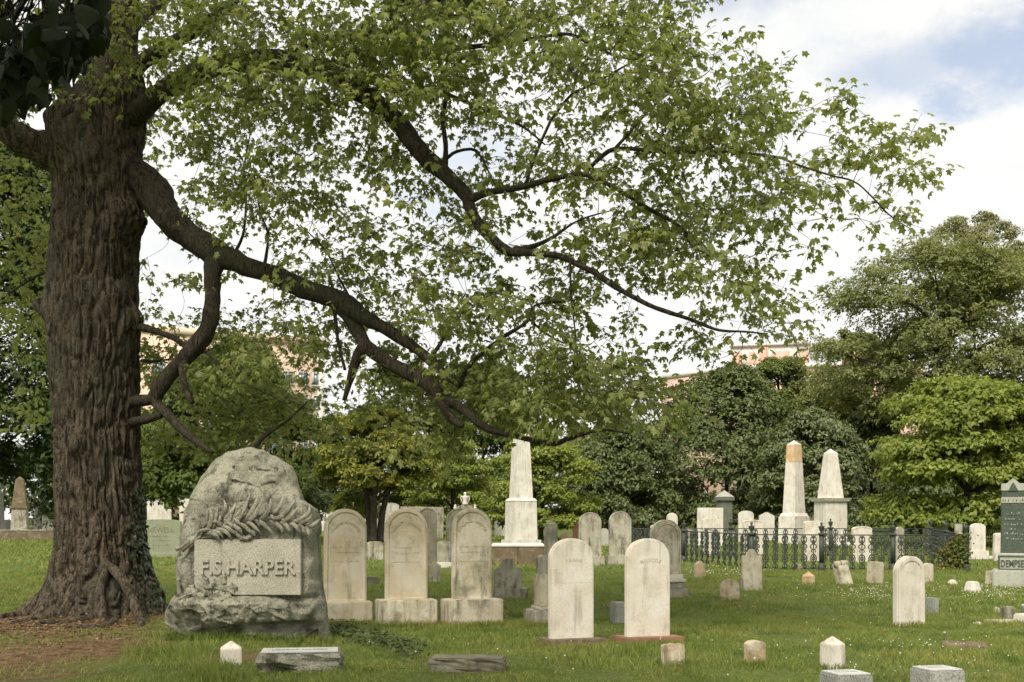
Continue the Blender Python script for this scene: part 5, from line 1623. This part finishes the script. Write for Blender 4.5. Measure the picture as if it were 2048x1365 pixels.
Vb = np.vstack([np.stack([Xb, Yb, Zb], -1).reshape(-1, 3), np.stack([Xb, np.maximum(back, Yb + .02), Zb], -1).reshape(-1, 3)])
i_ = np.arange(NR2 - 1)[:, None] * NT2
j_ = np.arange(NT2)[None]
k_ = (j_ + 1) % NT2
Ff = np.stack([i_ + j_, i_ + NT2 + j_, i_ + NT2 + k_, i_ + k_], -1).reshape(-1, 4)
off = NR2 * NT2
e = (NR2 - 1) * NT2
Fe = np.stack([e + j_, e + off + j_, e + off + k_, e + k_], -1).reshape(-1, 4)
me = mesh_np('rock', Vb, np.vstack([Ff, Ff[:, ::-1] + off, Fe]), None, True)
link('rock', me, M['granite'], bo)
x0, z1 = toB(409, 1078)
x1, z0 = toB(615, 1186)
pn = link('panel', block(x1 - x0, .16, z1 - z0, .008, z0=z0), M['granitecut'], bo, ((x0 + x1) / 2, -.415, 0))
fy = -.496
letters('letter', 'F.S.HARPER', .272, M['granitecut'], bo, toB(514, 0)[0], toB(0, 1145)[1], fy - .009, .018, 184 * bs, .006)
# carved palm fronds with a ring, in relief
def frond(spine, n, L0, side_up=1, seed=0, name='palm_frond'):
    r_ = random.Random(seed)
    P = np.array([(*[toB(a, b)[0]], -.47, toB(a, b)[1]) for a, b in spine])
    S = resample(P, 40)
    G = Geo()
    G.add(*tube(S, np.linspace(.026, .010, 40), 8))
    T_ = np.gradient(S, axis=0)
    T_ /= np.linalg.norm(T_, axis=1)[:, None]
    for k in range(n):
        u = .24 + .74 * k / n
        j = int(u * 39)
        for sd in (-1, 1):
            nrm = np.array((-T_[j][2], 0, T_[j][0])) * sd
            up_ = nrm[2] > 0
            L = L0 * (1.0 - .5 * abs(u - .5)) * r_.uniform(.75, 1.2) * (1 if up_ else .72)
            a_ = S[j]
            o_ = np.array((0, -1.0, 0))
            b_ = a_ + (T_[j] * 1.0 + nrm * .25) * L * .38 + o_ * .05 * r_.uniform(.8, 1.5)
            c_ = b_ + (T_[j] * r_.uniform(.5, .8) + nrm * .7) * L * .36 + o_ * .02
            e_ = c_ + (T_[j] * r_.uniform(-.1, .6) + nrm * .85) * L * .34 - o_ * .04
            Q_ = resample([a_, b_, c_, e_], 12)
            G.add(*tube(Q_, np.array([.012, .019, .025, .029, .031, .031, .030, .027, .023, .018, .011, .003]) * 1.0 * (L / .34) ** .5, 8, .42, up=(.25 * sd, 1, 0.2)))
    return link(name, G.mesh(name, True), M['granite'], bo)
frond([(384, 1100), (412, 1078), (440, 1062), (480, 1050), (540, 1042), (600, 1046), (632, 1056)], 13, .44, seed=2)
frond([(372, 1098), (402, 1082), (430, 1050), (455, 1042), (500, 1036), (560, 1030), (570, 1034)], 8, .36, seed=5)
a_ = np.linspace(.9, 5.9, 40)
P = np.stack([np.array([toB(508 + 20 * math.cos(t), 0)[0] for t in a_]), np.full(40, -.50), np.array([toB(0, 1043 - 34 * math.sin(t))[1] for t in a_])], -1)
V, Q, T = tube(P, .036, 12)
V += .008 * np.stack([vnoise(V * 60, 4), vnoise(V * 60, 5), vnoise(V * 60, 6)], -1) * 2
link('wreath', mesh_np('wreath', V, Q, T, True), M['granite'], bo)
# oak sprig over the lower left corner of the panel
G = Geo()
sp = np.array([(*[toB(a, b)[0]], -.515, toB(a, b)[1]) for a, b in ((380, 1194), (405, 1182), (440, 1172), (470, 1176), (492, 1186))])
G.add(*tube(resample(sp, 20), np.linspace(.016, .008, 20), 8))
link('sprig_stem', G.mesh('sprig_stem', True), M['granite'], bo)
def carved_leaf(px, py, ang, L):
    n = 15
    u = np.linspace(0, 1, n)
    wd = .30 * np.sin(np.pi * np.clip(u * .93 + .05, 0, 1)) ** .7 * (1 + .28 * np.sin(u * 19))
    ctr = np.stack([u, 0 * u, -.10 * np.sin(u * 3.0)], -1)
    V = np.concatenate([ctr + np.stack([0 * u, wd, .12 * np.sin(u * 9) - .12], -1), ctr + np.array((0, 0, .04)), ctr + np.stack([0 * u, -wd, -.12 * np.sin(u * 8) - .1], -1)])
    i = np.arange(n - 1)
    Q = np.vstack([np.stack([i + n, i + n + 1, i + 1, i], -1), np.stack([i + 2 * n, i + 2 * n + 1, i + n + 1, i + n], -1)])
    ca, sa = math.cos(ang), math.sin(ang)
    c_ = toB(px, py)
    W_ = np.stack([c_[0] + L * (V[:, 0] * ca - V[:, 1] * sa), -.535 - L * V[:, 2] * .8, c_[1] + L * (V[:, 0] * sa + V[:, 1] * ca)], -1)
    Wb = W_ + np.array((0, .03, 0))
    rimq = []
    for a0 in (0, 2 * n):
        rimq.append(np.stack([i + a0, i + a0 + 1, i + a0 + 1 + 3 * n, i + a0 + 3 * n], -1))
    link('carved_leaf', mesh_np('carved_leaf', np.vstack([W_, Wb]), np.vstack([Q, Q[:, ::-1] + 3 * n] + rimq), None, True), M['granite'], bo)
for a in ((405, 1184, .2, .20), (418, 1176, 1.2, .20), (432, 1172, 1.75, .17), (445, 1172, .75, .24), (455, 1175, .1, .26), (430, 1180, -.45, .20), (450, 1180, -.35, .24), (410, 1186, -.3, .15), (395, 1186, .95, .17)):
    carved_leaf(*a)

# ------------------------------------------------------------------ cast iron fence
FC = [ground(1932, 1143), ground(1503, 1139), ground(1262, 1112), ((1862 - 1024) / F * 46.0, 46.0, float(gz(46.0)))]
FC = [np.array(c_) for c_ in FC]
fe = empty('iron_fence', FC[0])
tag(fe, 'green-black cast iron fence with leafy scroll balusters and urn posts', 'fence')
FH = 1.13
def pline(pts, r, n=10):
    return tube(resample([(a * .74, 0, b) for a, b in pts], n), r * 1.85, 5, .7)
G = Geo()
for sg in (-1, 1):
    for pts, r in (([(0, 1.06), (.10 * sg, 1.02), (.10 * sg, .90), (.035 * sg, .86), (.045 * sg, .94)], .014),
                   ([(.01 * sg, .88), (.06 * sg, .80), (.115 * sg, .78), (.12 * sg, .70), (.06 * sg, .70)], .015),
                   ([(.0, .62), (.05 * sg, .66), (.095 * sg, .60), (.06 * sg, .55)], .013),
                   ([(0, .50), (.09 * sg, .45), (.115 * sg, .34), (.07 * sg, .25), (0, .22)], .016),
                   ([(0, .44), (.05 * sg, .39), (.045 * sg, .31), (0, .34)], .012),
                   ([(0, .20), (.07 * sg, .17), (.105 * sg, .10), (.05 * sg, .05), (0.02 * sg, .10)], .014),
                   ([(.02 * sg, .98), (.05 * sg, 1.06), (.09 * sg, 1.08)], .012)):
        G.add(*pline(pts, r))
G.add(*pline([(0, .03), (0, .3), (0, .7), (0, 1.09)], .014, 12))
BAL = G.mesh('baluster', True)
BAL.materials.append(M['iron'])
G = Geo()
G.box(-.11, .11, -.11, .11, -.1, .22, .015, .015)
G.box(-.07, .07, -.07, .07, .22, 1.10)
G.box(-.105, .105, -.105, .105, 1.10, 1.17, .012, .012)
V, Q = lathe([(0, 1.17), (.05, 1.17), (.035, 1.20), (.075, 1.27), (.095, 1.36), (.10, 1.385), (.06, 1.39), (.035, 1.41), (.028, 1.44), (.045, 1.47), (.03, 1.505), (0, 1.52)], 14)
G.add(V, Q)
POST = G.mesh('post')
POST.materials.append(M['iron'])
for a_, b_, npost, nb in ((0, 1, 3, 22), (1, 2, 2, 24), (2, 3, 3, 30), (3, 0, 2, 24)):
    A, B = FC[a_], FC[b_]
    d = B - A
    L = np.linalg.norm(d[:2])
    rz = math.atan2(d[1], d[0])
    for k in range(npost):
        p_ = A + d * (k / npost)
        link('post', POST, None, fe, Vector(p_ - FC[0]), (0, 0, rz))
    for k in range(nb):
        p_ = A + d * ((k + .5) / nb)
        link('baluster', BAL, None, fe, Vector(p_ - FC[0]), (0, 0, rz))
    for z_, r in ((1.11, .020), (.045, .014)):
        V, Q, T = tube(np.array([A, (A + B) / 2, B]) + np.array((0, 0, z_)) - FC[0], r, 6)
        link('rail', mesh_np('rail', V, Q, T), M['iron'], fe)
# plain far railing at the right
g0, g1 = np.array(ground(1955, 1092)), np.array(ground(2120, 1090))
ra_ = empty('railing', g0)
tag(ra_, 'dark plain railing far behind at the right edge', 'fence')
d = g1 - g0
G = Geo()
G.box(-.012, .012, -.012, .012, -.05, 1.9)
PK = G.mesh('picket')
PK.materials.append(M['iron'])
npk = 46
for k in range(npk):
    link('picket', PK, None, ra_, Vector(d * k / (npk - 1)), (0, 0, math.atan2(d[1], d[0])))
for z_ in (.35, 1.0, 1.75):
    V, Q, T = tube(np.array([(0, 0, 0), d / 2, d]) + np.array((0, 0, z_)), .035, 6)
    link('rail', mesh_np('rail', V, Q, T), M['iron'], ra_)
# creeper on the fence corner
rs = np.random.default_rng(9)
n = 1200
u = rs.beta(1.2, 2.6, n)
d = FC[1] - FC[0]
P = FC[0] + d * (u * .16)[:, None] + rs.normal(0, .10, (n, 3)) * np.array((1, 1, .4))
P[:, 2] += rs.uniform(.02, 1.0, n) ** .8 * (1.22 - u * .75)
V, T = scatter(HEART, P, rs.normal(size=(n, 3)) + np.array((0, 0, -.8)), rs.normal(0, .5, (n, 3)) + np.array((0, -1, .6)), rs.uniform(.05, .10, n))
LM['creeper'] = leaf_mat('creeper_leaf', (.07, .11, .02), (.12, .15, .03), (.34, .19, .06), .35, clump=1.6)
tag(link('creeper', mesh_np('creeper', V, None, T), LM['creeper']), 'green and rusty creeper smothering the fence corner', 'creeper', None, 'stuff')

# ------------------------------------------------------------------ grass, clover, litter, ivy patch
rs = np.random.default_rng(23)
def lawn(n, y0, y1, wdt, hmin, hmax, one=False):
    y = np.sqrt(rs.uniform(y0 ** 2, y1 ** 2, n))
    x = rs.uniform(-1, 1, n) * (.455 * y + 1.2)
    dr = dirt(x, y)
    keep = rs.uniform(size=n) > dr * 1.12
    tuft = fbm(np.stack([x * 1.1, y * 1.1, 0 * x], -1), 3, 91)
    keep &= ~((np.abs(x - at(492, 0, BY)[0]) < 1.1) & (np.abs(y - BY) < .3))
    keep &= ((x - TX) ** 2 + (y - TY) ** 2) > .8
    x, y, tuft, dr = x[keep], y[keep], tuft[keep], dr[keep]
    n = len(x)
    h_ = rs.uniform(hmin, hmax, n) * (1 + .8 * tuft) * (1 - .45 * dr)
    b = np.stack([x, y, hgt(x, y) - .01], -1)
    a = rs.uniform(0, 6.283, n)
    s = np.stack([np.cos(a), np.sin(a), 0 * a], -1) * (wdt * rs.uniform(.6, 1.3, n))[:, None]
    ln = np.stack([rs.normal(0, .5, n), rs.normal(0, .5, n), np.ones(n)], -1)
    tip = b + ln * h_[:, None]
    mid = b + ln * np.array((.35, .35, .62)) * h_[:, None]
    if one:
        return np.stack([b - s, b + s, tip], 1).reshape(-1, 3), None, np.arange(n * 3).reshape(-1, 3)
    V = np.stack([b - s, b + s, mid + s * .75, mid - s * .75, tip], 1)
    F4 = (np.arange(n) * 5)[:, None] + np.array((0, 1, 2, 3))
    F3 = (np.arange(n) * 5)[:, None] + np.array((3, 2, 4))
    return V.reshape(-1, 3), F4, F3
G = Geo()
G.add(*lawn(175000, 9.5, 19, .0045, .03, .075))
G.add(*lawn(140000, 19, 36, .012, .04, .085, True))
G.add(*lawn(60000, 36, 75, .035, .06, .13, True))
m, nt_, out = mat_new('grass_blade')
g = N(nt_)
r = g.new('ShaderNodeNewGeometry').outputs['Random Per Island']
pos = g.new('ShaderNodeNewGeometry').outputs['Position']
c = g.mix(g.rng(r, 0, .8), (.165, .222, .048), (.245, .298, .068))
c = g.mix(g.math('MULTIPLY', g.rng(r, .8, 1.0), .7), c, (.30, .27, .09))
c = g.mix(g.math('MULTIPLY', g.rng(g.noise(pos, .55, 5, .65), .45, .62), .62), c, (.32, .31, .09))
c = g.mix(g.math('MULTIPLY', g.rng(g.noise(pos, 1.3, 5, .65), .5, .64), .75), c, (.085, .150, .028))
a1 = g.new('ShaderNodeBsdfPrincipled', {'Base Color': c, 'Roughness': .6, 'Specular IOR Level': .2})
a2 = g.new('ShaderNodeBsdfTranslucent', {'Color': c})
a3 = g.new('ShaderNodeMixShader', {0: .35, 1: a1.outputs[0], 2: a2.outputs[0]})
nt_.links.new(a3.outputs[0], out.inputs[0])
tag(link('grass', G.mesh('grass'), m), 'short lawn grass between the graves', 'grass', None, 'stuff')
# tall unmown fringe at the foot of stones and boulder
G = Geo()
def fringe(px0, px1, py, n, hh=.11, sy=.06):
    px = rs.uniform(px0, px1, n)
    y0 = ground(500, py)[1]
    y = y0 + rs.normal(0, sy, n)
    x = (px - 1024) / F * y
    b = np.stack([x, y, hgt(x, y) - .01], -1)
    a = rs.uniform(0, 6.283, n)
    s = np.stack([np.cos(a), np.sin(a), 0 * a], -1) * .0045
    h_ = rs.uniform(.4, 1.2, n) * hh
    ln = np.stack([rs.normal(0, .35, n), rs.normal(-.1, .35, n), np.ones(n)], -1)
    mid = b + ln * np.array((.3, .3, .6)) * h_[:, None]
    V = np.stack([b - s, b + s, mid + s * .75, mid - s * .75, b + ln * h_[:, None]], 1)
    G.add(V.reshape(-1, 3), (np.arange(n) * 5)[:, None] + np.array((0, 1, 2, 3)), (np.arange(n) * 5)[:, None] + np.array((3, 2, 4)))
for a in ((330, 665, 1285, 1500, .13), (640, 750, 1249, 500), (745, 880, 1254, 700, .13), (878, 1010, 1254, 600, .13), (1070, 1215, 1293, 350, .07), (1222, 1370, 1293, 350, .07), (1320, 1374, 1332, 200), (1485, 1534, 1333, 200), (432, 490, 1338, 160, .06), (512, 690, 1352, 420, .05), (856, 1016, 1350, 300, .05), (1640, 1692, 1344, 220), (1780, 1856, 1253, 240), (240, 420, 1315, 900, .16, .5), (980, 1060, 1201, 200), (1436, 1482, 1204, 120), (1480, 1528, 1186, 120), (380, 470, 1358, 900, .18, .25), (1045, 1095, 1254, 200), (1500, 1935, 1146, 700, .14, .15)):
    fringe(*a)
tag(link('tall_grass', G.mesh('tall_grass'), m), 'longer uncut grass around the feet of the stones', 'grass', None, 'stuff')
# white clover and daisies in the right half of the lawn
P = []
for px, py, n, sx, sy in ((1750, 1192, 170, 42, 9), (1990, 1192, 170, 50, 8), (1840, 1300, 45, 120, 9), (1330, 1148, 30, 50, 6), (1600, 1180, 30, 50, 10), (1700, 1240, 25, 130, 25), (1900, 1178, 30, 90, 8), (1460, 1147, 60, 40, 5), (1820, 1340, 40, 200, 20), (1215, 1110, 30, 15, 4), (1150, 1290, 10, 300, 25), (950, 1310, 10, 200, 30)):
    for _ in range(n):
        a = ground(px + rs.normal(0, sx), max(1095, py + rs.normal(0, sy)))
        P.append((a[0], a[1], a[2] + rs.uniform(.06, .115)))
P = np.array(P)
oc = np.array([(1, 0, 0), (0, 1, 0), (-1, 0, 0), (0, -1, 0), (0, 0, 1), (0, 0, -.6)], float)
ot = np.array([(0, 1, 4), (1, 2, 4), (2, 3, 4), (3, 0, 4), (1, 0, 5), (2, 1, 5), (3, 2, 5), (0, 3, 5)])
sz = rs.uniform(.006, .012, len(P)) * np.clip(P[:, 1] / 20, 1, 1.6)
V = (P[:, None] + sz[:, None, None] * oc[None]).reshape(-1, 3)
T = (ot[None] + (np.arange(len(P)) * 6)[:, None, None]).reshape(-1, 3)
M['clover'] = plain('clover_white', (.80, .78, .68), .8, 0, .05, 5, 0)
tag(link('clover_flowers', mesh_np('clover_flowers', V, None, T), M['clover']), 'white clover heads scattered over the right lawn', 'flowers', None, 'stuff')
# litter of dead leaves and bark crumbs by the trunk
n = 6000
x = TX + .2 + rs.normal(0, 1.3, n)
y = TY - 1.6 + rs.normal(0, 1.3, n)
k = dirt(x, y) > rs.uniform(.1, .7, n)
x, y = x[k], y[k]
P = np.stack([x, y, hgt(x, y) + .012], -1)
V, T = scatter(DIAMOND, P, rs.normal(size=P.shape) * np.array((1, 1, .25)), rs.normal(0, .5, P.shape) + np.array((0, 0, 1)), rs.uniform(.02, .065, len(P)))
LM['litter'] = leaf_mat('dead_leaf', (.09, .05, .025), (.17, .10, .05), (.30, .20, .11), .05, clump=3)
tag(link('leaf_litter', mesh_np('leaf_litter', V, None, T), LM['litter']), 'brown dead leaves and bark crumbs over the roots', 'leaf litter', None, 'stuff')
# dry straw lying over the bare soil in the lower left corner
n = 16000
x, y = rs.uniform(-7.6, -2.4, n), rs.uniform(10.6, 18, n)
k = dirt(x, y) > rs.uniform(.15, .75, n)
x, y = x[k], y[k]
P = np.stack([x, y, hgt(x, y) + .004], -1)
a = rs.uniform(0, 6.283, len(x))
dv = np.stack([np.cos(a), np.sin(a), rs.uniform(.0, .5, len(x))], -1) * rs.uniform(.03, .09, len(x))[:, None]
sv = np.stack([-np.sin(a), np.cos(a), 0 * a], -1) * .003
V = np.stack([P - sv, P + sv, P + dv], 1).reshape(-1, 3)
LM['straw'] = leaf_mat('dry_straw', (.16, .12, .05), (.25, .20, .09), (.33, .27, .13), .1, clump=2)
tag(link('dry_straw', mesh_np('dry_straw', V, None, np.arange(len(V)).reshape(-1, 3)), LM['straw']), 'dry yellowed grass over the worn earth at lower left', 'dry grass', None, 'stuff')
# ground ivy patch right of the boulder
n = 1300
t = rs.uniform(0, 1, n)
px, py = 672 + 165 * t + rs.normal(0, 16, n), 1262 + 42 * t + rs.normal(0, 9, n)
A = np.array([ground(a, b)[:2] for a, b in zip(px, py)])
P = np.stack([A[:, 0], A[:, 1], hgt(A[:, 0], A[:, 1]) + rs.uniform(.02, .09, n)], -1)
V, T = scatter(HEART, P, rs.normal(size=P.shape) * np.array((1, 1, .4)), rs.normal(0, .4, P.shape) + np.array((0, -.2, 1)), rs.uniform(.03, .06, n))
LM['givy'] = leaf_mat('ground_ivy_leaf', (.045, .070, .020), (.07, .10, .028), (.11, .13, .04), .2, clump=2)
tag(link('ground_ivy', mesh_np('ground_ivy', V, None, T), LM['givy']), 'dark ground ivy patch in the grass right of the boulder', 'ground cover', None, 'stuff')
